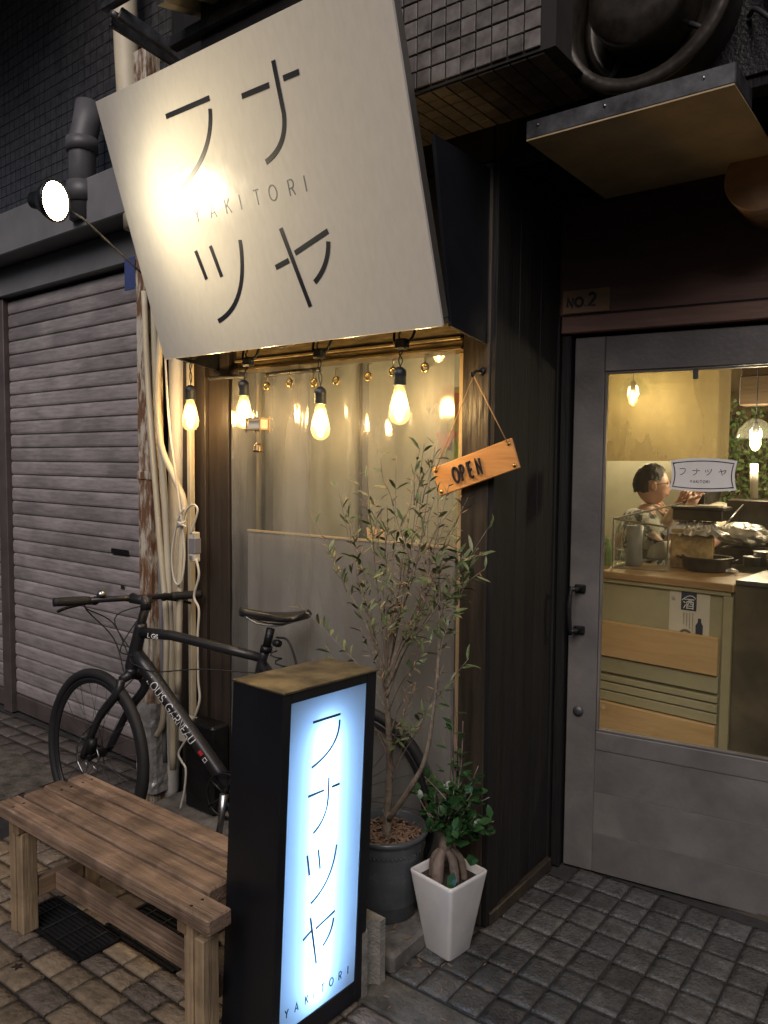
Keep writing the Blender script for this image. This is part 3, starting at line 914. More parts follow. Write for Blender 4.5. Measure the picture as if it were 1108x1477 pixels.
pipe('cable', [(238, 505), (243, 600), (250, 660), (258, 720), (266, 790), (262, 838), (252, 838), (248, 800), (256, 752), (266, 733)], 1.955, .0045, M['cable_white'],
     'cream cable hanging in a long loop beside the conduits', GC, 'cable', 8)
pipe('cable', [(262, 762), (268, 738), (278, 728), (285, 735), (280, 755), (275, 770)], 1.95, .0045, M['cable_white'],
     'short cream cable arching over into the power strip', GC, 'cable', 8)
pipe('cable', [(283, 806), (287, 830), (280, 860), (287, 880), (285, 920), (286, 980), (288, 1010), (279, 1040)], 1.97, .005, M['cable_white'],
     'wavy white cable dropping from the power strip', GC, 'cable', 8)
pipe('cable', [(272, 1062), (258, 1085), (262, 1098), (268, 1110), (266, 1140), (260, 1168)], 1.93, .0045, M['cable_white'],
     'white cable hanging near the ground behind the bicycle', GC, 'cable', 8)
tw = at(262, 756, 1.94)
mb = MB()
mb.tube([tw + Vector((-.025, 0, .006)), tw, tw + Vector((.028, 0, -.01))], [.004, .008, .004], 8)
mb.tube([tw + Vector((-.025, 0, -.012)), tw, tw + Vector((.022, 0, .012))], [.004, .008, .004], 8)
tag(mb.build('tie_knot', M['cable_white']), 'pale plastic knot tying the cream cables together', 'tie')
ps = thing('power_strip', 'small white power strip wrapped in dark tape beside the window jamb', 'power strip', at(281, 788, 1.985))
boxo('casing', (-.019, -.014, -.062), (.019, .014, .058), M['cable_white'], ps, .004)
mb = MB(); mb.box((-.021, -.017, -.030), (.021, .017, .034), .003); mb.build('tape', M['pvc_grey'], ps)
boxo('plug', (-.012, -.02, -.052), (.004, -.0145, -.036), M['pvc_grey'], ps, .001)
jb = boxo('junction_box', (-.045, -.02, -.055), (.045, .02, .055), M['cable_white'], None, .006)
jb.location = at(272, 1052, 2.02); tag(jb, 'square white junction box on the wall behind the bicycle frame', 'box')
gb = boxo('gas_meter_box', (-2.56, 1.99, .06), (-2.38, 2.08, .43), M['black_iron'], None, .01)
tag(gb, 'black box low on the wall behind the bicycle frame', 'box')

# ================================================================== AWNING parts over the sign
aw = thing('awning_bracket', 'dark folding steel awning arm above the big sign', 'bracket', at(160, 20, 1.75))
aw.location = (0, 0, 0)


def bar(name, a, b_, wd, th, m, parent):
    a, b_ = Vector(a), Vector(b_)
    d = b_ - a; L = d.length
    q = d.to_track_quat('X', 'Z').to_matrix().to_4x4()
    mb = MB(); mb.box((0, -th / 2, -wd / 2), (L, th / 2, wd / 2), min(wd, th) * .2, Matrix.Translation(a) @ q)
    return mb.build(name, m, parent)


bar('arm', at(172, 18, 1.70), at(300, 108, 2.02), .045, .02, M['dull_metal'], aw)
bar('arm', at(158, 30, 1.72), at(252, 90, 2.02), .04, .015, M['dull_metal'], aw)
mb = MB(); p = at(166, 22, 1.70); mb.tube([p + Vector((0, -.015, 0)), p + Vector((0, .03, 0))], .013, 14); mb.build('pivot_bolt', M['dull_metal'], aw)
bar('rail', at(150, 12, 1.69), at(215, -25, 1.69), .03, .03, M['dull_metal'], aw)
bar('stay', at(590, 70, 1.85), at(672, 140, 2.09), .035, .035, M['black_wood'], aw)
ca = thing('corrugated_awning', 'pale corrugated metal awning sheet above the big sign', 'awning', (0, 0, 0))
mb = MB(); vs = []; c0 = at(212, 0, 1.62)
prof2 = []
for k in range(10):
    x = k * .11
    prof2 += [(x, 0), (x + .035, 0), (x + .05, .03), (x + .095, .03)]
n = len(prof2)
for yy, zz in ((1.66, 0), (2.09, .10)):
    for x, z in prof2: vs.append((c0.x + x, yy, c0.z + .0 + zz + z))
mb.add(vs, [[i, i + 1, n + i + 1, n + i] for i in range(n - 1)])
mb.build('sheet', M['pvc'], ca)
bar('edge_beam', (c0.x - .1, 1.80, c0.z - .035), (c0.x + 1.1, 1.80, c0.z - .03), .05, .04, M['black_wood'], ca)

# ================================================================== BIG SIGN
ST = Matrix.Translation((-2.480, 1.85, 1.887)) @ Matrix.Rotation(math.radians(18.0), 4, 'X')
sign = thing('shop_sign', 'large tilted cream sign with four black katakana and small latin lettering, over the window', 'sign')
W_, H_ = 1.268, .90
boxo('panel', (0, 0, 0), (W_, .012, H_), M['sign_white'], sign, .0015, ST)
mb = MB()
for lo, hi in (((.004, .0125, .004), (W_ - .004, .045, .02)), ((.004, .0125, H_ - .02), (W_ - .004, .045, H_ - .004)),
               ((.004, .0125, .0205), (.02, .045, H_ - .0205)), ((W_ - .02, .0125, .0205), (W_ - .002, .045, H_ - .0205))):
    mb.box(lo, hi, .002, ST)
mb.build('frame', M['sign_edge'], sign)
mb = MB()
xr = -2.480 + W_
side = [(1.868, 1.905), (2.104, 1.885), (2.104, 2.55), (1.66, 2.55)]
for x0, x1 in ((xr - .012, xr + .0), (-2.475, -2.463)):
    mb = MB(); mb.prism([(yy, z) for yy, z in [(1.90, 1.895), (2.104, 1.87), (2.104, 2.40), (1.80, 2.40)]], x0, x1,
             Matrix(((0, 0, 1, 0), (1, 0, 0, 0), (0, 1, 0, 0), (0, 0, 0, 1))))
    mb.build('side_casing', M['box_black'], sign)
fsn = lambda u, v, h: ST @ Vector((u, -h, v))
sets = [
    ('fu', [[(.340, .770), (.556, .770)], qb((.548, .742), (.52, .62), (.338, .557), 14)]),
    ('na', [[(.692, .740), (.808, .740)], [(.866, .742), (.928, .742)], [(.842, .795), (.842, .660)] + qb((.842, .655), (.830, .57), (.733, .548), 10)]),
    ('tsu', [[(.325, .352), (.345, .254)], [(.403, .356), (.423, .252)], qb((.549, .352), (.525, .15), (.353, .110), 14)]),
    ('ya', [[(.680, .246), (.742, .259)], [(.774, .276), (.921, .317)], [(.736, .356), (.792, .110)], qb((.915, .288), (.900, .22), (.830, .180), 10)])]
for nm, strokes in sets:
    mb = MB()
    for s_ in strokes: mb.ribbon(s_, .0155, fsn, .0012)
    mb.build('sign_character', M['ink'], sign)
adv = [0, .078, .155, .225, .290, .355, .440, .507]
for ch, du in zip('YAKITORI', adv):
    mb = MB(); text(mb, ch, fsn, .044, 0, .004, .363 + du, .438, .82, .0008); mb.build('sign_letter', M['ink_grey'], sign)

# spot lamp on its arm, lighting the sign
LP = Vector((-2.41, 1.378, 2.341)); LD = Vector((.93, .32, -.12)).normalized()
lamp = thing('spot_lamp', 'lit round spot lamp on a thin arm left of the big sign', 'lamp', (0, 0, 0))
LT = Matrix.Translation(LP) @ LD.to_track_quat('Z', 'Y').to_matrix().to_4x4()
mb = MB(); mb.lathe([(.02, -.095), (.026, -.09), (.030, -.06), (.056, -.025), (.066, -.006), (.066, .004), (.060, .004)], 36, LT, cap=False); mb.build('housing', M['black_iron'], lamp)
mb = MB(); mb.lathe([(.0595, .0), (.05, .004), (.03, .008), (.001, .009)], 36, LT, cap=False); mb.build('face', M['lamp_face'], lamp)
mb = MB(); bk = LT @ Vector((0, 0, -.09)); bk2 = LT @ Vector((0, .03, -.06))
e = Vector((-2.50, 1.80, 2.18))
mb.tube([bk2 + Vector((0, .03, -.02)), bk2 + Vector((.03, .13, -.06)), e, Vector((-2.52, 2.05, 2.13))], .0042, 8)
mb.tube([bk, bk + Vector((-.02, .03, -.02)), bk2 + Vector((0, .03, -.02))], .0042, 8)
mb.build('arm', M['dull_metal'], lamp)
sl = bpy.data.lights.new('spot_beam', 'SPOT'); sl.energy = 9; sl.color = (1.0, .80, .48); sl.spot_size = math.radians(150); sl.spot_blend = .8
sl.shadow_soft_size = .05
slo = bpy.data.objects.new('spot_beam', sl); COL.objects.link(slo); slo.parent = lamp
slo.matrix_world = Matrix.Translation(LP + LD * .03) @ (Vector((.93, .34, -.12))).to_track_quat('-Z', 'Y').to_matrix().to_4x4()

# ================================================================== HANGING BULBS under the sign
def make_bulb(P, label, lit=1.0, scale=1.0, tilt=0.0):
    """P: bottom tip of the glass"""
    t = thing('hanging_bulb', label, 'light bulb', P, 0, 'edison bulbs hanging under the big sign')
    prof = [(.002, 0), (.012, .002), (.022, .008), (.030, .020), (.033, .036), (.031, .055), (.025, .080), (.019, .105), (.0145, .122), (.0135, .130)]
    mb = MB(); mb.lathe(prof, 28, cap=False); mb.build('glass', M['bulb_glass'], t)
    mb = MB()
    for k in range(6):
        a0 = 2 * PI * k / 6; a1 = a0 + PI / 6
        mb.tube([(.006 * math.cos(a0), .006 * math.sin(a0), .100), (.014 * math.cos(a1), .014 * math.sin(a1), .034)], .0017, 6)
    mb.build('filament', M['filament'], t)
    mb = MB(); mb.lathe([(.005, .03), (.006, .06), (.004, .118), (.0035, .128)], 10); mb.build('stem', M['bulb_glass'], t)
    mb = MB(); mb.lathe([(.020, .122), (.021, .124), (.020, .150), (.0215, .152), (.0215, .165), (.018, .172), (.008, .180)], 24); mb.build('socket', M['socket'], t)
    return t


BY = 1.95
bulbs = [((275, 622), (276, 512), 'leftmost lit edison bulb under the big sign, hanging before the jamb boards'),
         ((352, 619), (358, 522), 'second lit edison bulb from the left, partly behind the small wooden charm'),
         ((462, 635), (461, 510), 'lit edison bulb third from the left, hanging lowest'),
         ((576, 613), (580, 496), 'rightmost lit edison bulb, nearest the OPEN board')]
tops = []
for (bx, by), (tx, ty), lab in bulbs:
    P = at(bx, by, BY); Tp = at(tx, ty, BY + .01)
    t = make_bulb(P, lab)
    s0 = Vector((0, 0, .178)); s1_ = Tp - P
    mb = MB()
    wv = [s0, s0.lerp(s1_, .3) + Vector((.008, 0, 0)), s0.lerp(s1_, .6) + Vector((-.008, 0, 0)), s1_ - Vector((0, 0, .018))]
    mb.tube(smooth(wv, 5), .002, 6)
    mb.tube(smooth([s0 + Vector((.006, 0, -.008)), s0.lerp(s1_, .35) + Vector((-.010, .004, 0)), s0.lerp(s1_, .7) + Vector((.006, 0, 0)), s1_ - Vector((0, 0, .018))], 5), .002, 6)
    mb.build('hanging_wire', M['socket'], t)
    mb = MB(); mb.box((s1_.x - .022, s1_.y - .014, s1_.z - .018), (s1_.x + .022, s1_.y + .014, s1_.z + .016), .006)
    mb.build('connector_block', M['socket'], t)
    pl_ = bpy.data.lights.new('bulb_light', 'POINT'); pl_.energy = 2.6; pl_.color = (1.0, .76, .46); pl_.shadow_soft_size = .02
    po = bpy.data.objects.new('bulb_light', pl_); COL.objects.link(po); po.parent = t; po.location = (0, 0, .065)
    tops.append(Tp)
# festoon cable looping between the connector blocks
mb = MB()
allp = []
for i, Tp in enumerate(tops):
    for sx in (-1, 1):
        mb.tube(smooth([Tp + Vector((sx * .018, 0, -.002)), Tp + Vector((sx * .035, .005, .018)), Tp + Vector((sx * .045, .02, .06)), Tp + Vector((sx * .07, .02, .075))], 6), .0045, 8)
    mb.tube(smooth([Tp + Vector((-.006, 0, .012)), Tp + Vector((-.012, .0, .03)), Tp + Vector((.01, .0, .055))], 5), .003, 6)
    if i:
        A, B_ = tops[i - 1] + Vector((.07, .02, .075)), Tp + Vector((-.07, .02, .075))
        mb.tube(smooth([A, A.lerp(B_, .3) + Vector((0, 0, -.03)), A.lerp(B_, .7) + Vector((0, 0, -.025)), B_], 6), .0045, 8)
tag(mb.build('festoon_cable', M['socket']), 'black festoon cable looped along the underside of the big sign', 'cable')

# ================================================================== VINYL CURTAIN on hooks
cur = thing('vinyl_curtain', 'clear plastic curtain hanging in folds across the shop window', 'curtain', (0, 0, 0))


def fold(x):
    return (.007 * math.sin(x * 13) + .0035 * math.sin(x * 37 + 1) + .002 * math.sin(x * 71) + .020 * math.exp(-((x + 1.93) / .045) ** 2)
            - .008 * math.exp(-((x + 1.80) / .04) ** 2) + .008 * math.exp(-((x + 1.46) / .03) ** 2))


vs = []; nx, nz = 260, 90
for j in range(nz + 1):
    v_ = j / nz
    for i in range(nx + 1):
        x = -2.355 + 1.045 * i / nx
        z = 1.862 - 1.66 * v_ - .008 * abs(math.sin(x * 22)) * (1 - v_)
        y = 2.082 - fold(x + .02 * math.sin(v_ * 5 + x * 2)) * (.6 + .5 * v_) + .006 * noisef(x * 7, z * 2.5) + .003 * noisef(x * 19, z * 6, 7) + .0025 * abs(noisef(x * 14 + z * 5, z * 3, 3))
        vs.append((x, y, z))
mb = MB(); mb.add(vs, [[j * (nx + 1) + i, j * (nx + 1) + i + 1, (j + 1) * (nx + 1) + i + 1, (j + 1) * (nx + 1) + i] for j in range(nz) for i in range(nx)], M['vinyl'], True)
mb.build('sheet', M['vinyl'], cur)
mb = MB()
for a_, b_ in (((302, 546), (352, 543)), ((385, 541), (462, 533))):
    pa, pb_ = at(*a_, 2.075), at(*b_, 2.075)
    mb.tube([pa, pa.lerp(pb_, .5) + Vector((0, 0, .002)), pb_], .009, 8)
mb.build('clamp_strip', M['dull_metal'], cur)
for px, py in ((385, 557), (418, 552), (453, 552), (485, 549), (531, 543), (567, 536), (613, 530)):
    p = at(px, py, 2.058)
    mb = MB(); pts = [p + Vector((.0125 * math.cos(t), 0, .0125 * math.sin(t))) for t in [2 * PI * k / 16 for k in range(16)]]
    mb.tube(pts, .0042, 8, closed=True); mb.build('grommet', M['brass'], cur)
    mb = MB(); mb.tube(smooth([p + Vector((0, .008, .004)), p + Vector((0, -.006, .004)), p + Vector((.003, -.004, .018)), p + Vector((0, .0, .040)), p + Vector((0, .02, .045))], 5), .0016, 6)
    mb.build('hook', M['brass'], cur)

# things behind the plastic
cs = thing('chopstick_holder', 'bundle of wooden chopsticks behind the plastic curtain', 'chopsticks', at(543, 735, 2.26))
rnd = random.Random(4)
for k in range(14):
    a = rnd.uniform(-.03, .03); 
    tubeo('chopstick', [(a, rnd.uniform(-.012, .012), -.06), (a * 1.4, rnd.uniform(-.012, .012), .052 + rnd.uniform(-.006, .006))], .0042, M['light_plank'], cs, 5)
mb = MB(); mb.lathe([(.034, -.13), (.042, -.125), (.044, -.03), (.040, -.03), (.038, -.12)], 20); mb.build('cup', M['paper'], cs)
b = MB(); b.box((-2.3, 2.23, 1.05), (-1.40, 2.42, 1.075), .004)
tag(b.build('inner_shelf', M['pale_wood']), 'wooden shelf behind the plastic curtain holding small jars', 'shelf')
cs.location.z = 1.075 + .13
for k, (px, c, hgt) in enumerate(((578, 'paper', .15), (600, 'pvc_grey', .10), (500, 'paper', .12), (470, 'case_glass', .10))):
    p = at(px, 780, 2.30); mb = MB(); mb.lathe([(.028, 0), (.03, .003), (.03, hgt * .75), (.018, hgt * .86), (.018, hgt)], 18)
    o = mb.build('jar', M[c], None, (p.x, 2.30, 1.0755))
    tag(o, ['pale jar just right of the chopsticks behind the curtain', 'small grey jar between the pale jar and the corner post, behind the curtain',
            'pale jar just left of the chopsticks behind the curtain', 'clear jar behind the curtain, left end of the shelf row'][k], 'jar', 'jars on the shelf behind the curtain')
pst = thing('flower_poster', 'faint red and green flower poster on the inner wall seen through the curtain', 'poster', (0, 0, 0))
Yp = 2.60
mb = MB()
q = [at(636, 560, Yp), at(668, 560, Yp), at(668, 668, Yp), at(636, 668, Yp)]
mb.box((q[0].x, Yp, q[2].z), (q[1].x, Yp + .004, q[0].z)); mb.build('sheet', M['olive_wall'], pst)
for (px, py, r_, c) in ((648, 580, .05, 'poster_red'), (645, 612, .035, 'poster_green'), (644, 632, .04, 'poster_pink'), (655, 655, .04, 'poster_green')):
    p = at(px, py, Yp); mb = MB(); P_ = [(r_ * (1 + .25 * math.sin(5 * t)) * math.cos(t), r_ * (1 + .25 * math.sin(5 * t)) * 1.2 * math.sin(t)) for t in [2 * PI * k / 30 for k in range(30)]]
    mb.prism(P_, 0, .002, Matrix.Translation((p.x, Yp - .001, p.z)) @ Matrix.Rotation(PI / 2, 4, 'X')); mb.build('flower_print', M[c], pst)
boxo('notice', (at(525, 0, 2.6).x, 2.6, 1.52), (at(540, 0, 2.6).x, 2.602, 1.56), M['paper'], pst, 0)
bpy.data.objects.remove([o for o in pst.children if o.name.startswith('notice')][0])

# small wooden lantern charm with a cast bell
ch = thing('hanging_charm', 'small wooden frame charm with a cast bell hanging before the curtain', 'wind chime', at(372, 612, 1.92))
mb = MB(); mb.box((-.032, -.018, -.016), (.032, .018, .016), .001); mb.build('lantern_paper', M['paper'], ch)
for sx in (-1, 1):
    for sy in (-1, 1):
        boxo('post', (sx * .034 - .003, sy * .022 - .003, -.030), (sx * .034 + .003, sy * .022 + .003, .028), M['bench_leg'], ch, .0008)
    for z in (-.019, .019):
        boxo('crosspiece', (sx * .040 - .0025, -.034, z - .0028), (sx * .040 + .0025, .034, z + .0028), M['bench_leg'], ch, .0008)
for z in (-.019, .019):
    for sy in (-1, 1):
        boxo('side_rail', (-.045, sy * .0275 - .0022, z - .0028), (.045, sy * .0275 + .0022, z + .0028), M['bench_leg'], ch, .0008)
mb = MB(); mb.tube([(0, 0, .016), (.001, 0, .14)], .0014, 6); mb.tube([(0, 0, -.016), (0, 0, -.07)], .001, 6); mb.tube([(0, 0, -.1), (0, 0, -.27)], .0006, 5); mb.build('cord', M['string'], ch)
mb = MB(); mb.lathe([(.003, -.066), (.010, -.068), (.015, -.078), (.017, -.092), (.020, -.099), (.017, -.099), (.013, -.08)], 20); mb.build('bell', M['bell'], ch)

# ================================================================== OPEN board
op = thing('open_board', 'small orange wooden OPEN board hanging askew from a hook on the corner post', 'sign', (0, 0, 0))
YB = 2.075
c0, c1, c2, c3 = at(622, 676, YB), at(736, 632, YB), at(749, 671, YB), at(634, 716, YB)
u_ = (c1 - c0); u_.y = 0
ang = math.atan2(u_.z, u_.x); L = u_.length; Hh = (c0 - c3).length
OT = Matrix.Translation(c3) @ Matrix.Rotation(-ang, 4, 'Y')
OT = Matrix.Translation((c3.x, YB, c3.z)) @ Matrix.Rotation(-ang, 4, 'Y')
boxo('board', (0, 0, 0), (L, .010, Hh), M['open_wood'], op, .002, OT)
fo = lambda u, v, h: OT @ Vector((u, -h - .0005, v))
mb = MB()
lh = Hh * .50; u = L * .24
for ch_ in 'OPEN':
    st, wdt = G[ch_]
    for p in st:
        mb.ribbon([(u + x * .023, Hh * .25 + y_ * lh) for x, y_ in p], .0052, fo, .006)
    u += .030
mb.build('lettering', M['ink'], op)
mb = MB()
for (uu, vv) in ((.012, Hh - .012), (L - .014, Hh - .014), (L - .014, .012), (.012, .012)):
    mb.lathe([(.0065, 0), (.006, .002), (.003, .0035), (.0005, .004)], 14, OT @ Matrix.Translation((uu, -.0002, vv)) @ Matrix.Rotation(PI / 2, 4, 'X'))
mb.build('rivets', M['brass'], op)
hk = at(690, 541, 2.09)
mb = MB(); pL = OT @ Vector((.012, -.004, Hh - .012)); pR = OT @ Vector((L - .014, -.004, Hh - .014)); hh_ = Vector((hk.x, 2.062, hk.z - .004))
mb.tube([pL, hh_], .0018, 6); mb.tube([hh_, pR], .0018, 6); mb.build('string', M['string'], op)
mb = MB(); mb.tube(smooth([(hk.x + .004, 2.106, hk.z + .012), (hk.x + .002, 2.085, hk.z + .012), (hk.x, 2.066, hk.z + .006), (hk.x - .002, 2.058, hk.z - .006), (hk.x - .004, 2.052, hk.z + .004)], 5), .0042, 8)
mb.lathe([(.012, 0), (.011, .004), (.006, .007)], 16, Matrix.Translation((hk.x + .004, 2.106, hk.z + .012)) @ Matrix.Rotation(PI / 2, 4, 'X'))
tag(mb.build('wall_hook', M['black_iron']), 'black iron hook on the corner post holding the board strings', 'hook')

# ================================================================== EXHAUST FAN and drip tray over the door
fan = thing('exhaust_fan', 'large black greasy exhaust fan above the entrance', 'fan', (0, 0, 0))
fc = at(932, 8, 2.02)
FT = Matrix.Translation((fc.x, 2.10, fc.z)) @ Matrix.Rotation(PI / 2, 4, 'X')
boxo('back_plate', (-1.00, 2.098, 2.46), (-.36, 2.1065, 3.4), M['black_iron'], fan, .002)
mb = MB(); mb.lathe([(.215, .0), (.215, .10), (.225, .11), (.225, .125), (.19, .125), (.19, .02)], 48, FT, cap=False); mb.build('outer_ring', M['greasy_black'], fan)
mb = MB(); mb.lathe([(.18, .0), (.18, .04), (.155, .05), (.150, .03), (.02, .03)], 48, FT, cap=False); mb.build('inlet_cone', M['greasy_black'], fan)
mb = MB(); mb.lathe([(.125, .035), (.125, .15), (.118, .165), (.07, .18), (.001, .185)], 40, FT, cap=False); mb.build('motor_drum', M['greasy_black'], fan)
for k in range(4):
    a = PI / 4 + k * PI / 2 + .2
    p0 = FT @ Vector((.12 * math.cos(a), .12 * math.sin(a), .06)); p1 = FT @ Vector((.205 * math.cos(a), .205 * math.sin(a), .06))
    tubeo('bracket_arm', [p0, p1], .007, M['dull_metal'], fan, 8)
mb = MB(); mb.tube([(fc.x + .30, 2.09, 3.3), (fc.x + .30, 1.98, 2.95), (fc.x + .33, 1.98, 2.7), (fc.x + .42, 2.05, 2.5)], .06, 16); mb.build('duct', M['greasy_black'], fan)
mb = MB(); mb.tube(smooth([(fc.x + .23, 2.09, 2.60), (fc.x + .27, 2.0, 2.56), (fc.x + .32, 2.03, 2.50), (fc.x + .33, 2.3, 2.47)], 6), .006, 8); mb.build('cable', M['rubber'], fan)
tr = thing('drip_tray', 'shallow dark metal tray under the exhaust fan', 'tray', (0, 0, 0))
tx0, tx1, ty0, ty1, tz = -1.005, -.475, 1.935, 2.50, 2.375
boxo('base_plate', (tx0 + .001, ty0 + .001, tz), (tx1 - .001, ty1 - .001, tz + .004), mat('bounce_lit_tray_underside', (0.42, 0.32, 0.18), .55, .2, var=.15, vscale=5, col2=(.28, .21, .12)), tr, 0)  # warm bounce light from below put into the lighter brown base colour
mb = MB(); TM = M['dull_metal']
mb.box((tx0, ty0, tz + .0045), (tx1, ty0 + .006, tz + .052), .0015); mb.box((tx0, ty0 + .0065, tz + .0045), (tx0 + .006, 2.106, tz + .052), .0015)
mb.box((tx1 - .006, ty0 + .0065, tz + .0045), (tx1, 2.106, tz + .052), .0015)
mb.build('rim', TM, tr)
mb = MB()
for px_ in (tx0 + .035, tx1 - .07, tx0 + .22):
    mb.tube([(px_, ty0 - .003, tz + .035), (px_, ty0 + .001, tz + .035)], .004, 10)
mb.build('rivets', M['steel'], tr)
mb = MB(); dp_ = at(1075, 262, 2.45)
mb.lathe([(.10, .0), (.10, .2), (.095, .2)], 30, Matrix.Translation((dp_.x + .05, 2.62, dp_.z)) @ Matrix.Rotation(PI / 2, 4, 'X') @ Matrix.Translation((0, 0, 0)))
tag(mb.build('round_duct_end', mat('tan_painted_duct', (0.25, 0.15, 0.08), .45, .2, var=.2)), 'tan round duct end below the drip tray', 'duct')

# ================================================================== LIT SIGN BOX
BW, BD, BH = .36, .183, .937
BT = (Matrix.Translation((-1.297, 1.438, 0)) @ Matrix.Rotation(-.013, 4, 'Z') @ Matrix.Rotation(.009, 4, 'Y') @ Matrix.Rotation(-.042, 4, 'X'))
lb = thing('lightbox_sign', 'tall black floor sign box with a glowing blue-white panel of four katakana', 'light box sign', (0, 0, 0))
hw = BW / 2
boxo('side_wall', (-BD, -hw, .012), (-.001, -hw + .012, BH - .004), M['box_black'], lb, .002, BT)
boxo('side_wall', (-BD, hw - .012, .012), (-.001, hw, BH - .004), M['box_black'], lb, .002, BT)
boxo('back_wall', (-BD + .001, -hw + .0125, .012), (-BD + .012, hw - .0125, BH - .004), M['box_black'], lb, 0, BT)
boxo('base', (-BD + .013, -hw + .0125, .012), (-.002, hw - .0125, .03), M['box_black'], lb, 0, BT)
mb = MB(); mb.box((-BD - .003, -hw - .003, BH - .0038), (.004, hw + .003, BH + .002), .0015, BT); mb.build('top_plate', M['box_top'], lb)
PX0, PX1, PZ0, PZ1 = -.151, .139, .072, .907
mb = MB()
mb.box((-.010, -hw + .001, .012), (0, PX0, BH - .0045), .0015, BT); mb.box((-.010, PX1, .012), (0, hw - .001, BH - .0045), .0015, BT)
mb.box((-.010, PX0 + .0005, .012), (-.0005, PX1 - .0005, PZ0), .001, BT); mb.box((-.010, PX0 + .0005, PZ1), (-.0005, PX1 - .0005, BH - .0045), .001, BT)
mb.build('front_frame', M['box_black'], lb)
pm = bpy.data.materials.new('opal_acrylic'); pm.use_nodes = True
n_, l_ = pm.node_tree.nodes, pm.node_tree.links
pb_ = n_['Principled BSDF']; pb_.inputs['Base Color'].default_value = (.55, .58, .62, 1); pb_.inputs['Roughness'].default_value = .25
tb = n_.new('ShaderNodeBsdfTranslucent'); tb.inputs[0].default_value = (.8, .86, .95, 1)
mx_ = n_.new('ShaderNodeMixShader'); mx_.inputs[0].default_value = .6
l_.new(pb_.outputs[0], mx_.inputs[1]); l_.new(tb.outputs[0], mx_.inputs[2]); l_.new(mx_.outputs[0], n_['Material Output'].inputs[0])
mb = MB(); k = BT
mb.add([(-.004, PX0, PZ0), (-.004, PX1, PZ0), (-.004, PX1, PZ1), (-.004, PX0, PZ1)], [(0, 1, 2, 3)], pm, False, BT)
panel = mb.build('opal_panel', pm, lb)
fb = lambda u, v, h: BT @ Vector((-.0035 + h, u, v))
sets = [[[(-.069, .843), (.035, .843)], qb((.033, .828), (.036, .755), (-.068, .727), 12)],
        [[(-.077, .655), (-.017, .655)], [(.012, .655), (.043, .655)], [(-.001, .684), (-.001, .63)] + qb((-.001, .628), (-.004, .575), (-.053, .553), 10)],
        [[(-.072, .502), (-.061, .447)], [(-.031, .504), (-.021, .449)], qb((.041, .492), (.028, .395), (-.052, .370), 12)],
        [[(-.076, .284), (-.045, .296)], [(-.029, .294), (.044, .311)], [(-.051, .332), (-.022, .199)], qb((.040, .294), (.036, .255), (.001, .235), 8)]]
for st_ in sets:
    mb = MB()
    for s_ in st_: mb.ribbon(s_, .0062, fb, .001)
    mb.build('sign_character', M['ink'], lb)
for ch, du in zip('YAKITORI', [0, .035, .073, .105, .133, .165, .203, .240]):
    mb = MB(); text(mb, ch, fb, .021, 0, .0030, -.131 + du, .108, .8, .001); mb.build('sign_letter', M['ink'], lb)
for (y_, ) in ((-.012,),):
    mb = MB(); mb.tube([BT @ Vector((-.047, y_, .10)), BT @ Vector((-.047, y_, .83))], .010, 12); mb.build('light_tube', M['led_tube'], lb)
mb = MB()
for sx in (-BD + .03, -.03):
    for sy in (-hw + .03, hw - .03):
        mb.lathe([(.012, 0), (.014, .004), (.014, .012)], 14, BT @ Matrix.Translation((sx, sy, 0)))
mb.build('feet', M['rubber'], lb)
cable = tubeo('power_cable', smooth([(-1.49, 1.60, .02), (-1.52, 1.70, .012), (-1.6, 1.735, .03), (-1.7, 1.78, .066), (-2.3, 1.9, .066)], 6), .004, M['rubber'], None, 8)
tag(cable, 'black power cable trailing from the back of the lit sign box', 'cable')

# ================================================================== BENCH
bn = thing('bench', 'low wooden slatted bench with pale legs in front of the bicycle', 'bench', (-1.92, 1.31, 0))
bz = .41
ys = [1.148, 1.222, 1.231, 1.300, 1.310, 1.377, 1.387, 1.458]
x0b, x1b = -2.425, -1.392
for i in range(4):
    mb = MB(); ya, yb = ys[2 * i] - 1.31, ys[2 * i + 1] - 1.31
    dx = (.0, .012, -.006, .008)[i]
    mb.box((x0b + 1.92 + dx, ya, bz - .042), ((x1b if i == 0 else -1.492) + 1.92, yb, bz + (.0, .001, -.001, 0)[i]), .004)
    mb.build('seat_plank', M['bench_wood'], bn)
for sx, xx in ((-1, x0b + .045), (1, x1b - .115)):
    for sy, yy in ((-1, 1.165), (1, 1.385)):
        xx_ = xx; xx = -1.562 if (sx, sy) == (1, 1) else xx
        mb = MB(); mb.box((xx + 1.92, yy - 1.31, 0), (xx + 1.92 + .032, yy - 1.31 + .062, bz - .0425), .003)
        mb.box((xx + 1.92 + .0325, yy - 1.31 + .006, 0), (xx + 1.92 + .066, yy - 1.31 + .058, bz - .082), .003)
        mb.build('leg', M['bench_leg'], bn); xx = xx_
    if sx == 1: xx = -1.562
    boxo('crossbar', (xx + 1.92 + .034, -.143 + .060, .10), (xx + 1.92 + .062, .075, .16), M['bench_cross'], bn, .003)
    boxo('seat_bearer', (xx + 1.92 + .034, -.150, bz - .081), (xx + 1.92 + .066, .145, bz - .0425), M['bench_cross'], bn, .003)
boxo('stretcher', (x0b + 1.92 + .112, -.03, .105), (x1b + 1.92 - .083, .010, .162), M['bench_wood'], bn, .003)

mb = MB()
for xx in (x0b + .075, x1b - .085):
    for i in range(4):
        if i > 0 and xx > -1.5: xx = -1.53
        for dy_ in (.018, .052):
            mb.lathe([(.0045, -.001), (.0045, .0006), (.001, .0002)], 10, Matrix.Translation((xx + 1.92, ys[2 * i] - 1.31 + dy_, bz)))
tag(mb.build('screw_heads', M['black_iron'], bn), kind='stuff')

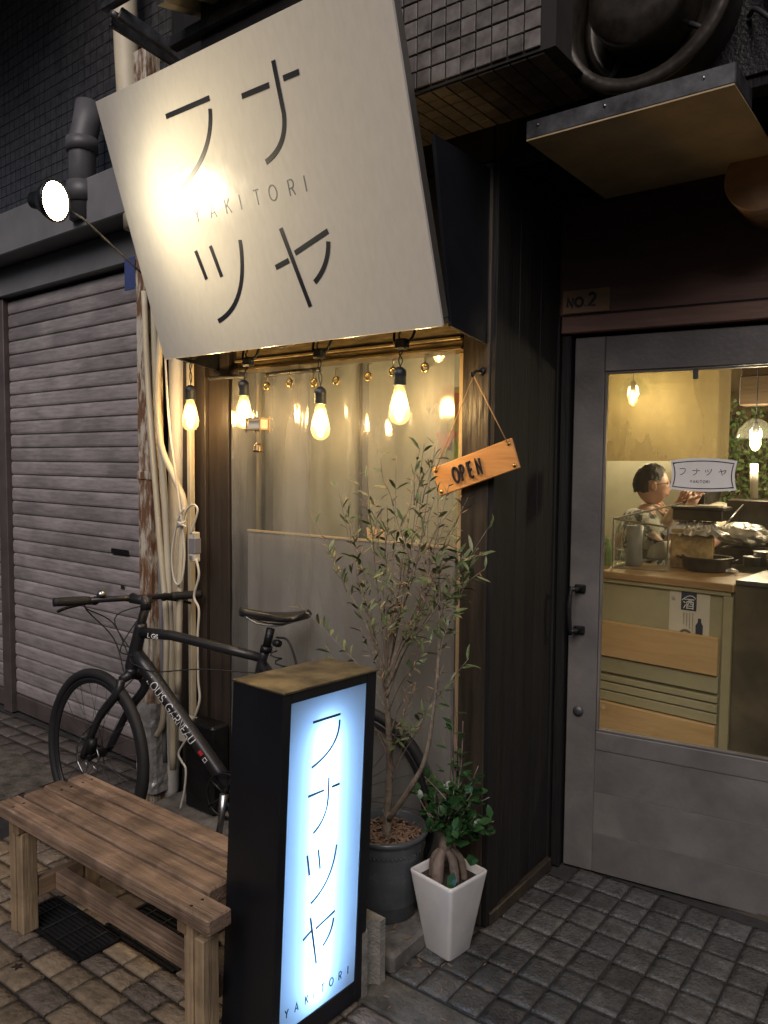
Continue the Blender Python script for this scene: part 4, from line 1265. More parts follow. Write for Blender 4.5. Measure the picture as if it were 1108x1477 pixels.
# ================================================================== BICYCLE
PHI = math.radians(16.5); LEAN = math.radians(3)
E1 = Vector((math.cos(PHI), math.sin(PHI), 0)); NN = Vector((-math.sin(PHI), math.cos(PHI), 0))
UP = NN * math.sin(LEAN) + Vector((0, 0, math.cos(LEAN))); SD = NN * math.cos(LEAN) - Vector((0, 0, math.sin(LEAN)))
BO = Vector((-2.72, 1.67, 0))
bike = thing('bicycle', 'matt black flat bar bicycle leaning before the shop window behind the bench', 'bicycle', BO)


def bp(s, t, w_=0.0):
    return E1 * s + UP * t + SD * w_


BM = M['bike_black']
WB = 1.085; RW = .338


def wheel(name, c, fwd, up, m_parent):
    ax = fwd.cross(up).normalized()
    W = bpy.data.objects.new(name, None); COL.objects.link(W); W.parent = m_parent
    ring = lambda r_, n_=64: [c + (fwd * math.cos(2 * PI * k / n_) + up * math.sin(2 * PI * k / n_)) * r_ for k in range(n_)]
    mb = MB(); mb.tube(ring(RW - .018), .0185, 12, closed=True); mb.build('tyre', M['rubber'], W)
    mb = MB(); mb.tube(ring(RW - .043), .010, 8, closed=True); mb.tube(ring(RW - .052), .007, 8, closed=True); mb.build('rim', BM, W)
    mb = MB(); mb.tube([c - ax * .052, c - ax * .03, c, c + ax * .03, c + ax * .052], [.010, .022, .014, .022, .010], 14); mb.build('hub', BM, W)
    mb = MB()
    for k in range(28):
        a = 2 * PI * k / 28; b_ = a + (.42 if (k // 2) % 2 else -.42); s_ = 1 if k % 2 else -1
        mb.tube([c + ax * s_ * .028 + (fwd * math.cos(b_) + up * math.sin(b_)) * .021, c + (fwd * math.cos(a) + up * math.sin(a)) * (RW - .055)], .0011, 4)
    mb.build('spokes', M['dull_metal'], W)
    mb = MB(); q = c + ax * .036
    rr = [q + (fwd * math.cos(t) + up * math.sin(t)) * (.076 + .002 * math.sin(9 * t)) for t in [2 * PI * k / 48 for k in range(48)]]
    mb.tube(rr, .004, 6, closed=True)
    for k in range(6):
        a = PI * k / 3; mb.tube([q + (fwd * math.cos(a) + up * math.sin(a)) * .02, q + (fwd * math.cos(a + .5) + up * math.sin(a + .5)) * .075], .003, 5)
    mb.build('brake_disc', M['steel'], W)
    return ax


wf = Vector((math.cos(math.radians(0)), math.sin(math.radians(0)), 0)); wup = UP.copy(); wup = (wup - wf * wup.dot(wf)).normalized()
FC = bp(0, RW, 0) + Vector((0, 0, -.004))
axf = wheel('front_wheel', FC, wf, wup, bike)
if axf.y > 0: axf = -axf                       # towards the camera side
RCn = bp(WB, RW)
wheel('rear_wheel', RCn, E1, UP, bike)
HB, HT, STM, TT2, BB = bp(.165, .70), bp(.205, .86), bp(.225, .955), bp(.745, .79), bp(.632, .285)
mb = MB()
mb.tube([HB - UP * .01, HB, HT, HT + UP * .012], [.024, .026, .024, .022], 18)
mb.tube([HT.lerp(HB, .15), bp(.35, .838), bp(.60, .808), TT2], [.022, .019, .018, .017], 16)
DT0, DT1 = HT.lerp(HB, .62), BB
mb.tube([DT0, DT0.lerp(DT1, .12), DT0.lerp(DT1, .5), DT0.lerp(DT1, .85), DT1], [.024, .029, .027, .027, .028], 20)
mb.tube([BB, TT2, bp(.757, .83)], [.018, .017, .018], 16)
for s_ in (-1, 1):
    mb.tube([BB + SD * s_ * .03, bp(.80, .30, s_ * .045), RCn + SD * s_ * .06], [.013, .011, .009], 10)
    mb.tube([TT2 + SD * s_ * .012 - UP * .02, bp(.93, .56, s_ * .045), RCn + SD * s_ * .06], [.011, .009, .008], 10)
mb.tube([BB - SD * .036, BB + SD * .036], .024, 16)
frame = mb.build('frame', BM, bike)
# fork
CR = HB - UP * .035
mb = MB(); mb.tube([HB - UP * .005, CR], [.025, .024], 16); mb.tube([CR - axf * .045 - wup * .01, CR - wup * .0 + UP * .008, CR + axf * .045 - wup * .01], [.016, .022, .016], 12)
for s_ in (-1, 1):
    mb.tube(smooth([CR + axf * s_ * .045 - wup * .01, CR + axf * s_ * .062 - wup * .06, FC.lerp(CR, .5) + axf * s_ * .064, FC + axf * s_ * .058], 5),
            [.017] * 5 + [.018] * 5 + [.015] * 5 + [.011], 12)
mb.build('fork', BM, bike)
mb = MB(); q = FC + axf * .050
mb.tube([q + wup * .03 + wf * .05, q + wup * .085 + wf * .055], .018, 10); mb.build('brake_caliper', M['black_iron'], bike)
# steering: stem, bar, grips, levers, bell
BA = math.radians(78); bdir = Vector((math.cos(BA), math.sin(BA), -.055)).normalized()
bfw = Vector((-math.sin(BA), math.cos(BA), 0))
BC = BO + bp(.165, .965); BC = BC - BO + Vector((.0, .0, .0))
BC = STM + Vector((-.075, -.01, .010))
mb = MB(); mb.tube([HT + UP * .012, STM - UP * .02, STM], [.018, .018, .021], 14); mb.build('spacers', M['steel'], bike)
mb = MB(); mb.tube([STM + UP * .01 + (STM - BC) * .15, STM.lerp(BC, .5), BC], [.020, .017, .021], 14); mb.tube([STM - UP * .028, STM + UP * .02], .021, 14); mb.build('stem', BM, bike)
mb = MB(); mb.tube([BC - bdir * .29, BC + bdir * .29], .0115, 12); mb.build('handlebar', BM, bike)
for s_ in (-1, 1):
    mb = MB(); e0, e1_ = BC + bdir * s_ * .165, BC + bdir * s_ * .295
    mb.tube([e0, e0.lerp(e1_, .1), e0.lerp(e1_, .5), e0.lerp(e1_, .9), e1_], [.015, .0165, .0175, .0165, .017], 14); mb.build('grip', M['rubber'], bike)
    mb = MB(); q = BC + bdir * s_ * .14
    mb.tube([q, q + bfw * .02 + Vector((0, 0, -.012))], [.016, .013], 10)
    mb.tube(smooth([q + bfw * .02 + Vector((0, 0, -.012)), q + bfw * .045 + bdir * s_ * .02 + Vector((0, 0, -.018)), q + bfw * .045 + bdir * s_ * .09 + Vector((0, 0, -.03)), q + bfw * .04 + bdir * s_ * .13 + Vector((0, 0, -.042))], 5), [.008] * 5 + [.006] * 11, 8)
    mb.build('brake_lever', M['black_iron'], bike)
mb = MB(); mb.lathe([(.017, 0), (.018, .006), (.015, .016), (.006, .022), (.001, .023)], 22, Matrix.Translation(BC - bdir * .12 + Vector((0, 0, .014)))); mb.build('bell', M['steel'], bike)
mb = MB()
q0 = BC - bdir * .13 + bfw * .02; q1 = BC + bdir * .13 + bfw * .02
for a, b_, c_ in ((q0, Vector((-.10, -.02, -.11)), bp(.19, .72, -.03)), (q0, Vector((-.05, -.05, -.16)), bp(.17, .66, -.04)), (q1, Vector((-.12, .0, -.10)), bp(.20, .70, .02)), (q1, Vector((-.05, -.02, -.2)), bp(.19, .75, -.03))):
    mb.tube(smooth([a, a + Vector((-.05, -.02, -.035)), BC + b_, c_], 7), .0026, 6)
mb.tube(smooth([bp(.19, .72, -.03), bp(.3, .70, -.03), bp(.5, .73, -.03), bp(.735, .74, -.025)], 6), .0024, 6)
mb.tube(smooth([CR - axf * .03, CR + axf * .05 - wup * .06, FC.lerp(CR, .45) + axf * .078, FC + axf * .06 + wup * .09], 6), .0024, 6)
mb.build('cables', M['rubber'], bike)
# saddle, post, light, coil lock
mb = MB(); mb.tube([bp(.757, .82), bp(.775, .90)], .0155, 14); mb.tube([bp(.757, .815), bp(.760, .835)], .022, 14); mb.build('seat_post', M['black_iron'], bike)
mb = MB(); vs = []; n = 14; ln = 18
for i in range(ln + 1):
    t = i / ln; s_ = .645 + .275 * t
    wd = .018 + .055 * (1 / (1 + math.exp(-(t - .62) * 12))); hgt = .955 + .012 * t - .014 * math.sin(PI * t)
    if i in (0, ln): wd *= .45
    for k in range(n):
        a = 2 * PI * k / n
        zz = math.sin(a) * (.014 if math.sin(a) > 0 else .020)
        vs.append(bp(s_, hgt + zz - .35 * abs(math.cos(a)) * wd * .4, math.cos(a) * wd))
mb.add(vs, [[i * n + k, i * n + (k + 1) % n, (i + 1) * n + (k + 1) % n, (i + 1) * n + k] for i in range(ln) for k in range(n)] + [list(range(n)), [ln * n + k for k in range(n)]], None, True)
sad = mb.build('saddle', mat('black_saddle_vinyl', (.016, .016, .017), .32, var=.1), bike)
mb = MB()
for s_ in (-1, 1):
    mb.tube(smooth([bp(.67, .94, s_ * .012), bp(.73, .918, s_ * .02), bp(.82, .918, s_ * .02), bp(.89, .945, s_ * .03)], 5), .0035, 8)
mb.build('saddle_rails', M['steel'], bike)
mb = MB(); 
mb.tube([bp(.80, .83 + .0, -.03) + E1 * (.004 * k) + UP * (-.0055 * k) + (E1 * math.cos(k * 1.3) + SD * math.sin(k * 1.3)) * .017 for k in range(34)], .003, 6)
mb.tube(smooth([bp(.80, .87), bp(.86, .87, -.03), bp(.90, .80, -.04), bp(.93, .68, -.04)], 5), .004, 6)
mb.build('coil_lock', M['rubber'], bike)
mb = MB(); mb.lathe([(.002, 0), (.012, .003), (.014, .018), (.012, .03)], 14, Matrix.Translation(bp(.80, .855, -.02)) @ Matrix.Rotation(PI / 2, 4, 'Y')); mb.build('rear_light', M['black_iron'], bike)
# drive
ck = -SD
mb = MB(); q = BB + ck * .045
mb.tube([q + (E1 * math.cos(t) + UP * math.sin(t)) * .080 for t in [2 * PI * k / 44 for k in range(44)]], .005, 6, closed=True)
for k in range(5):
    a = 2 * PI * k / 5; mb.tube([q, q + (E1 * math.cos(a) + UP * math.sin(a)) * .086], .006, 6)
mb.build('chainring', M['black_iron'], bike)
cd_ = (UP * -.99 + E1 * -.10).normalized()
mb = MB(); mb.tube([q + ck * .012 - cd_ * .01, q + ck * .014 + cd_ * .09, q + ck * .02 + cd_ * .172], [.017, .012, .013], 12); mb.build('crank', M['steel'], bike)
mb = MB(); mb.tube([q - ck * .1, q - ck * .1 - cd_ * .17], [.015, .011], 10); mb.build('crank', M['steel'], bike)
for p_, s_ in ((q + ck * .02 + cd_ * .172, 1), (q - ck * .1 - cd_ * .17, -1)):
    T_ = Matrix.Translation(p_ + ck * s_ * .05) @ Matrix.Rotation(PHI, 4, 'Z'); mb = MB(); mb.box((-.045, -.045, -.012), (.045, .045, .012), .006, T_); mb.build('pedal', M['black_iron'], bike)
mb = MB()
for s_ in (-1, 1): mb.tube([q + UP * s_ * .088, RCn + ck * .045 + UP * s_ * .04], .004, 6)
mb.build('chain', M['dull_metal'], bike)
# lettering on the tubes, wrapped on the side that faces the street
def on_tube(A, B_, rad):
    d = (B_ - A).normalized(); side_ = -SD; upv = d.cross(side_).normalized()
    if upv.z < 0: upv = -upv

    def f(u, v, h):
        a = v / rad
        return A + d * u + (side_ * math.cos(a) + upv * math.sin(a)) * (rad + .0008 + h * .4)
    return f


f = on_tube(DT0, DT1, .0300)
mb = MB(); u = .130
for ch_ in 'LOUIS GARNEAU':
    mb2 = G[ch_]
    for p in mb2[0]: mb.ribbon([(u + x * .028, -.015 + y_ * .033) for x, y_ in p], .0032, f, .0008)
    u += mb2[1] * .028 + .0066
mb.build('frame_lettering', M['white_print'], bike)
mb = MB(); mb.ribbon([(.475, -.004), (.475, .010)], .020, f, .0008); mb.build('red_decal', M['red_print'], bike)
mb = MB(); mb.ribbon([(.498, -.006), (.498, .008), (.512, .008), (.512, -.006), (.498, -.006)], .0022, f, .0008); mb.build('white_decal', M['white_print'], bike)
TA = HT.lerp(HB, .15); f = on_tube(TA, bp(.60, .808), .0215)
mb = MB(); u = .055
for ch_ in 'LGS':
    for p in G[ch_][0]: mb.ribbon([(u + x * .019, -.006 + y_ * .015) for x, y_ in p], .003, f, .0008)
    u += .018
mb.build('top_tube_lettering', M['white_print'], bike)

# ================================================================== PLANTS
def leaf_face(mb, p, d, nrm, L_, Wd, m=None, curl=.15):
    d = d.normalized(); s_ = d.cross(nrm)
    if s_.length < 1e-4: s_ = d.orthogonal()
    s_.normalize(); n2 = s_.cross(d).normalized()
    vs = [p, p + d * L_ * .35 + s_ * Wd * .5 + n2 * L_ * curl * .3, p + d * L_ * .75 + s_ * Wd * .38 + n2 * L_ * curl * .1, p + d * L_ - n2 * L_ * curl,
          p + d * L_ * .75 - s_ * Wd * .38 + n2 * L_ * curl * .1, p + d * L_ * .35 - s_ * Wd * .5 + n2 * L_ * curl * .3, p + d * L_ * .38, p + d * L_ * .75 - n2 * L_ * curl * .3]
    mb.add(vs, [(0, 1, 6), (0, 6, 5), (1, 2, 7, 6), (5, 6, 7, 4), (2, 3, 7), (4, 7, 3)], m, True)


ot = thing('olive_tree', 'sparse half dry olive tree in a blue grey glazed pot on the concrete ledge', 'olive tree', (-1.45, 1.925, .059))
TO = Vector((-1.45, 1.925, .059))
mb = MB()
mb.lathe([(.092, 0), (.098, .006), (.104, .045), (.109, .052), (.112, .06), (.121, .21), (.124, .225), (.126, .228), (.122, .245), (.124, .255), (.134, .262), (.136, .272), (.128, .276), (.119, .272), (.116, .24), (.10, .22)], 48, cap=False)
mb.lathe([(.001, .001), (.09, .001)], 24, cap=False)
mb.build('pot', M['olive_glaze'], ot)
mb = MB()
for k in range(56):
    a = 2 * PI * k / 56; mb.lathe([(.003, -.002), (.0028, .002), (.0005, .004)], 6, Matrix.Translation((.1235 * math.cos(a), .1235 * math.sin(a), .222)))
tag(mb.build('pot_beading', M['olive_glaze'], ot), kind='stuff')
mb = MB(); rnd = random.Random(8); vs = [(0, 0, .245)]; n = 24
for k in range(n): vs.append((.117 * math.cos(2 * PI * k / n), .117 * math.sin(2 * PI * k / n), .238))
mb.add(vs, [[0, 1 + k, 1 + (k + 1) % n] for k in range(n)], None, True); mb.build('soil', M['soil'], ot)
mb = MB()
for k in range(420):
    r_ = .112 * math.sqrt(rnd.random()); a = rnd.uniform(0, 2 * PI)
    T_ = Matrix.Translation((r_ * math.cos(a), r_ * math.sin(a), .244 + rnd.uniform(0, .008))) @ Euler((rnd.uniform(-.5, .5), rnd.uniform(-.5, .5), rnd.uniform(0, 6.3))).to_matrix().to_4x4()
    l2 = rnd.uniform(.004, .012); mb.box((-l2, -.0022, -.0015), (l2, .0022, .0015), 0, T_)
tag(mb.build('bark_chips', M['chips'], ot), kind='stuff')
rnd = random.Random(21)
wmb = MB(); leaves = {k: MB() for k in ('leaf_olive', 'leaf_olive2', 'leaf_dry')}
trunk = [Vector((0, 0, .23)), Vector((.004, 0, .33)), at(562, 1110, 1.92) - TO, at(560, 1040, 1.92) - TO, at(556, 985, 1.91) - TO]
wmb.tube(smooth(trunk, 5), [.019, .017, .015, .0135, .013, .0125, .012, .012, .0115, .0115, .011, .011, .0105, .010, .0095, .009, .009, .007, .006, .005, .0045], 10)
tips = [((486, 695), 1.86, .15), ((500, 740), 1.99, .25), ((528, 672), 1.84, .15), ((572, 658), 1.95, .2), ((612, 640), 1.86, .05), ((628, 640), 1.90, .05),
        ((650, 690), 1.92, .8), ((628, 715), 1.86, .8), ((605, 730), 1.97, .85), ((668, 730), 1.88, .7), ((702, 765), 1.80, .05), ((690, 790), 1.86, .15),
        ((446, 735), 1.90, .1), ((520, 790), 1.82, .4), ((640, 800), 1.80, .4), ((555, 750), 1.78, .4), ((540, 720), 2.0, .5), ((585, 770), 1.88, .8), ((666, 830), 1.95, .3),
        ((598, 690), 1.99, .6), ((640, 760), 1.99, .9)]
low = [((432, 872), 1.84, .02), ((470, 930), 1.82, .3), ((676, 950), 1.84, .05), ((520, 905), 1.80, .7), ((610, 920), 1.84, .85), ((640, 960), 1.80, .9), ((655, 880), 1.8, .1), ((600, 985), 1.78, .9),
       ((590, 1050), 1.82, .3), ((520, 1030), 1.84, .4)]


def grow(base, tip, dry, leafn, r0, spread=.02, start=.35):
    mid = base.lerp(tip, .5) + Vector((rnd.uniform(-spread, spread), rnd.uniform(-spread, spread), rnd.uniform(0, spread)))
    P = smooth([base, base.lerp(tip, .22) + (mid - base.lerp(tip, .5)) * .5 + Vector((0, 0, spread)), mid, tip], 7)
    N_ = len(P); wmb.tube(P, [max(.0009, r0 * (1 - i / N_)) for i in range(N_)], 6)
    for k in range(leafn):
        t = start + (1 - start) * (k + rnd.random()) / leafn
        i = min(N_ - 2, int(t * (N_ - 1))); p = P[i].lerp(P[i + 1], rnd.random()); d = (P[i + 1] - P[i]).normalized()
        s_ = Vector((rnd.gauss(0, 1), rnd.gauss(0, 1), rnd.gauss(0, .6))); s_ = (s_ - d * s_.dot(d)).normalized()
        isdry = rnd.random() < dry
        if isdry:
            dd = d * rnd.uniform(.2, .9) + s_ + Vector((0, 0, rnd.uniform(-.5, .2)))
            leaf_face(leaves['leaf_dry'], p, dd, Vector((rnd.gauss(0, 1), rnd.gauss(0, 1), 1)), rnd.uniform(.022, .036), rnd.uniform(.003, .005), None, rnd.uniform(-.1, .25))
        else:
            dd = d * rnd.uniform(.5, 1.1) + s_
            leaf_face(leaves['leaf_olive' if rnd.random() < .7 else 'leaf_olive2'], p, dd, Vector((rnd.gauss(0, 1), rnd.gauss(0, 1), 1.5)), rnd.uniform(.034, .056), rnd.uniform(.008, .013), None, rnd.uniform(0, .2))


TP = smooth(trunk, 5)
fork_ = [TP[-1], TP[-1] + Vector((.0, 0, .0))]
for (px, py), Y_, dry in tips:
    tip = at(px, py, Y_) - TO; b0 = TP[-1 - rnd.randrange(4)]
    n_ = 13 if dry < .3 else 26
    grow(b0, tip, dry, n_, rnd.uniform(.004, .0065), .03, .38)
    for k in range(2):
        q = b0.lerp(tip, rnd.uniform(.45, .8)) + Vector((0, 0, .01)); t2 = q + (tip - b0).normalized() * rnd.uniform(.08, .16) + Vector((rnd.uniform(-.06, .06), rnd.uniform(-.05, .05), rnd.uniform(-.01, .05)))
        grow(q, t2, min(1, dry + .15), 7, .0022, .01, .2)
for (px, py), Y_, dry in low:
    tip = at(px, py, Y_) - TO; b0 = TP[-5 - rnd.randrange(9)] if py > 900 else TP[-1 - rnd.randrange(5)]
    grow(b0, tip, dry, 16, .0032, .02, .55)
side_ = [TP[3], at(596, 1130, 1.88) - TO, at(617, 1080, 1.87) - TO, at(632, 960, 1.86) - TO, at(634, 880, 1.86) - TO]
wmb.tube(smooth(side_, 5), [.009] * 6 + [.007] * 6 + [.005] * 6 + [.003] * 3, 8)
for q, tp_ in (((634, 880), (632, 700)), ((632, 960), (668, 850)), ((634, 890), (600, 780)), ((632, 900), (700, 820))):
    grow(at(*q, 1.86) - TO, at(*tp_, 1.85) - TO, .15 if tp_[0] > 640 else .5, 26, .003, .02, .2)
wmb.build('trunk', M['bark'], ot)
for k_, nm in (('leaf_olive', 'green_foliage'), ('leaf_olive2', 'pale_foliage'), ('leaf_dry', 'dry_foliage')):
    tag(leaves[k_].build(nm, M[k_], ot), kind='stuff')

fi = thing('ficus_plant', 'small glossy ficus with swollen roots in a white square tapered pot', 'potted plant', (-1.228, 1.950, .0), 0)
FO = Vector((-1.228, 1.950, 0)); fa = math.radians(-9)
mb = MB(); RZ = Matrix.Rotation(fa, 4, 'Z')


def rsq(hs, z, r_=.012, n=5):
    P = []
    for cx_, cy_, a0 in ((hs - r_, hs - r_, 0), (-hs + r_, hs - r_, 90), (-hs + r_, -hs + r_, 180), (hs - r_, -hs + r_, 270)):
        for k in range(n): 
            a = math.radians(a0 + 90 * k / (n - 1)); P.append(RZ @ Vector((cx_ + r_ * math.cos(a), cy_ + r_ * math.sin(a), z)))
    return P


rings = [rsq(.050, 0), rsq(.052, .004), rsq(.0855, .240), rsq(.087, .250), rsq(.085, .2525), rsq(.080, .2525), rsq(.078, .248), rsq(.072, .19)]
vs = [v_ for r_ in rings for v_ in r_]; n = len(rings[0])
F_ = [[i * n + k, i * n + (k + 1) % n, (i + 1) * n + (k + 1) % n, (i + 1) * n + k] for i in range(len(rings) - 1) for k in range(n)] + [list(range(n))]
mb.add(vs, F_, None, True); po_ = mb.build('pot', M['white_pot'], fi)
mb = MB(); r_ = rsq(.076, .226); mb.add(r_ + [RZ @ Vector((0, 0, .235))], [[k, (k + 1) % n, n] for k in range(n)], None, True); mb.build('soil', M['soil'], fi)
mb = MB()
c_ = Vector((-.01, -.005, .33))
for (dx, dy_, r0, bulge) in ((-.045, -.02, .013, .02), (-.012, -.045, .019, .01), (.035, -.015, .014, .03), (-.045, .03, .012, .02), (.02, .04, .015, .02), (.045, .02, .011, .035)):
    b_ = Vector((dx, dy_, .225)); mdl = b_.lerp(c_, .45) + Vector((dx * .25, dy_ * .25, bulge * .6))
    mb.tube(smooth([b_, mdl, c_ + Vector((dx * .15, dy_ * .15, -.01))], 7), [r0 * (.95 + .25 * math.sin(PI * i / 14)) * (1 - .35 * i / 14) for i in range(15)], 12)
mb.tube([c_ - Vector((0, 0, .04)), c_, c_ + Vector((.005, 0, .05)), c_ + Vector((.01, .0, .09))], [.022, .02, .013, .008], 12)
lm = MB(); rnd = random.Random(31)
cc = at(654, 1168, 1.93) - FO
for k in range(52):
    a = rnd.uniform(0, 2 * PI); el = math.asin(rnd.uniform(-.8, 1)); 
    e_ = cc + Vector((math.cos(a) * math.cos(el) * .125, math.sin(a) * math.cos(el) * .095, math.sin(el) * .12)) * rnd.uniform(.35, 1.1)
    P = smooth([c_ + Vector((0, 0, .04)), c_.lerp(e_, .55) + Vector((rnd.uniform(-.02, .02), rnd.uniform(-.02, .02), .015)), e_], 5)
    mb.tube(P, [.004 * (1 - .7 * i / 10) for i in range(11)], 6)
    for j in range(7):
        q = P[5 + rnd.randrange(6)]; dd = Vector((rnd.gauss(0, 1), rnd.gauss(0, 1), rnd.gauss(.2, .6))) + (e_ - c_).normalized() * .6
        leaf_face(lm, q, dd, Vector((rnd.gauss(0, .5), rnd.gauss(0, .5), 1)), rnd.uniform(.030, .044), rnd.uniform(.020, .028), None, .08)
for k, (px, py) in enumerate(((650, 1020), (668, 1040), (662, 1090), (640, 1050), (690, 1105), (612, 1120), (706, 1150), (655, 980))):     # a few long shoots
    e_ = at(px, py, 1.93) - FO; P = smooth([cc, cc.lerp(e_, .5) + Vector((.01, 0, 0)), e_], 6); mb.tube(P, [.0028] * 7 + [.0016] * 6, 6)
    for j in range(7):
        leaf_face(lm, P[4 + rnd.randrange(9)], Vector((rnd.gauss(0, 1), rnd.gauss(0, 1), .4)), Vector((0, 0, 1)), .040, .020, None, .08)
for (px, py, dx, dz) in ((672, 1240, .03, .012), (655, 1258, -.004, -.035)):
    leaf_face(lm, at(px, py, 1.885) - FO, Vector((dx, -.01, dz)), Vector((.2, -1, .3)), .055, .032, None, .08)
mb.build('trunk', M['ficus_bark'], fi); tag(lm.build('foliage', M['leaf_ficus'], fi), kind='stuff')

# cinder block, grooved ends and three holes
cb = MB()
lx, ly, lz = .39, .10, .19
outer = [(-lx / 2, -ly / 2), (lx / 2, -ly / 2), (lx / 2, -ly * .27)] + [(lx / 2 - .028 * math.cos(math.radians(a)), ly * .27 * math.sin(math.radians(a))) for a in (-60, -30, 0, 30, 60)] + \
        [(lx / 2, ly * .27), (lx / 2, ly / 2), (-lx / 2, ly / 2), (-lx / 2, ly * .27)] + [(-lx / 2 + .028 * math.cos(math.radians(a)), ly * .27 * math.sin(math.radians(a))) for a in (60, 30, 0, -30, -60)] + [(-lx / 2, -ly * .27)]
holes = [[(cx_ + .036 * math.cos(t), .022 * math.sin(t)) for t in [2 * PI * k / 12 for k in range(12)]] for cx_ in (-.105, 0, .105)]
bm = bmesh.new(); es = []
for loop in [outer] + holes:
    vv = [bm.verts.new((x, y, 0)) for x, y in loop]
    es += [bm.edges.new((vv[i], vv[(i + 1) % len(vv)])) for i in range(len(vv))]
r_ = bmesh.ops.triangle_fill(bm, use_beauty=True, edges=es)
ff = [f_ for f_ in bm.faces if not any(abs(f_.calc_center_median().x - cx_) < .03 and abs(f_.calc_center_median().y) < .012 for cx_ in (-.105, 0, .105))]
bmesh.ops.delete(bm, geom=[f_ for f_ in bm.faces if f_ not in ff], context='FACES')
ex = bmesh.ops.extrude_face_region(bm, geom=bm.faces[:])
bmesh.ops.translate(bm, verts=[v_ for v_ in ex['geom'] if isinstance(v_, bmesh.types.BMVert)], vec=(0, 0, lz))
bmesh.ops.recalc_face_normals(bm, faces=bm.faces)
me = bpy.data.meshes.new('cinder_block'); bm.to_mesh(me); bm.free(); me.materials.append(mat('pale_block_concrete', (.30, .285, .25), .9, var=.2, vscale=30, bump=.8, bscale=150))
o = link('cinder_block', me, None, (-1.485, 1.668, 0.0)); o.rotation_euler.z = math.radians(-3)
tag(o, 'grey cinder block with a grooved end between the lit sign box and the olive pot', 'cinder block')

# ================================================================== INSIDE THE SHOP
CO = Vector((-1.45, 3.52, 0)); CA = math.radians(-4.7)
TC = Matrix.Translation(CO) @ Matrix.Rotation(CA, 4, 'Z')       # u right along the counter front, v away, z up
ct = thing('serving_counter', 'olive counter with wooden top edge and plank front, seen through the door glass', 'counter', (0, 0, 0))
cbx = lambda n_, lo, hi, m_, bev=.002, par=ct: boxo(n_, lo, hi, m_, par, bev, TC)
cbx('front_panel', (-.6, .012, .0), (.628, .03, .955), M['counter_panel'])
cbx('top_board', (-.6, -.015, .965), (.675, .40, 1.0), M['counter_top'], .004)
cbx('edge_moulding', (-.6, -.004, .945), (.66, .011, .9645), M['counter_panel'], .003)
cbx('corner_post', (.629, -.006, .0), (.668, .035, .944), M['counter_panel'], .004)
cbx('side_panel', (.640, .036, .0), (.660, 1.9, .895), M['counter_panel'])
cbx('low_counter_top', (-.05, .401, .90), (.675, 1.7, .94), M['greasy_black'], .003)
for z0, z1 in ((.60, .765),):
    cbx('front_plank', (-.6, -.03, z0), (.622, -.0045, z1), M['light_plank'], .003)
for z0, z1, m_ in ((.52, .595, 'counter_panel'), (.478, .505, 'counter_panel'), (.435, .470, 'counter_panel'), (.385, .428, 'counter_panel')):
    cbx('front_slat', (-.6, -.012, z0), (.622, .0115, z1), M[m_], .002)
cbx('lower_board', (-.6, -.03, .15), (.622, -.0045, .380), M['light_plank'], .003)
po_ = thing('sake_poster', 'white paper poster with a navy block and a large white character on the counter front', 'poster', (0, 0, 0))
cbx('sheet', (.395, .0085, .745), (.572, .0115, .957), M['paper'], 0, po_)
cbx('navy_block', (.448, .0065, .862), (.515, .0082, .955), M['navy'], 0, po_)
fcp = lambda u, v, h: TC @ Vector((u, .006 - h, v))
try:
    tcu = bpy.data.curves.new('character', 'FONT'); tcu.body = '\u9152'; tcu.size = .052; tcu.extrude = .0003
    to_ = bpy.data.objects.new('character', tcu); COL.objects.link(to_)
    bpy.context.view_layer.update()
    me = bpy.data.meshes.new_from_object(to_.evaluated_get(bpy.context.evaluated_depsgraph_get()))
    bpy.data.objects.remove(to_)
    me.materials.clear(); me.materials.append(M['white_print'])
    o = link('character', me, po_); o.matrix_world = TC @ Matrix.Translation((.455, .0058, .872)) @ Matrix.Rotation(PI / 2, 4, 'X')
except Exception as ex_:
    print('font', ex_)
mb = MB(); mb.ribbon(qb((.452, .905), (.49, .945), (.512, .915), 8), .003, fcp, .0003); mb.build('swoosh', M['white_print'], po_)
mb = MB()
rnd = random.Random(9)
for k in range(4):
    v_ = .852
    while v_ > .80 - .01 * k:
        l2 = rnd.uniform(.002, .0045); mb.ribbon([(.462 + k * .013, v_), (.462 + k * .013, v_ - l2)], .0028, fcp, .0003); v_ -= l2 + .002
for k in range(3): mb.ribbon([(.405, .915 - k * .006), (.42 + k * .002, .913 - k * .006)], .0015, fcp, .0003)
tag(mb.build('small_print', M['ink_grey'], po_), kind='stuff')
mb = MB(); mb.prism([(.515, .748), (.545, .748), (.546, .80), (.538, .815), (.537, .832), (.524, .832), (.523, .815), (.514, .80)], 0, .001, TC @ Matrix.Translation((0, .0075, 0)) @ Matrix.Rotation(PI / 2, 4, 'X')); mb.build('bottle_print', M['navy'], po_)
mb = MB(); mb.ribbon(qb((.445, .757), (.47, .785), (.492, .762), 8), .010, fcp, .0003); mb.build('food_print', M['ficus_bark'], po_)

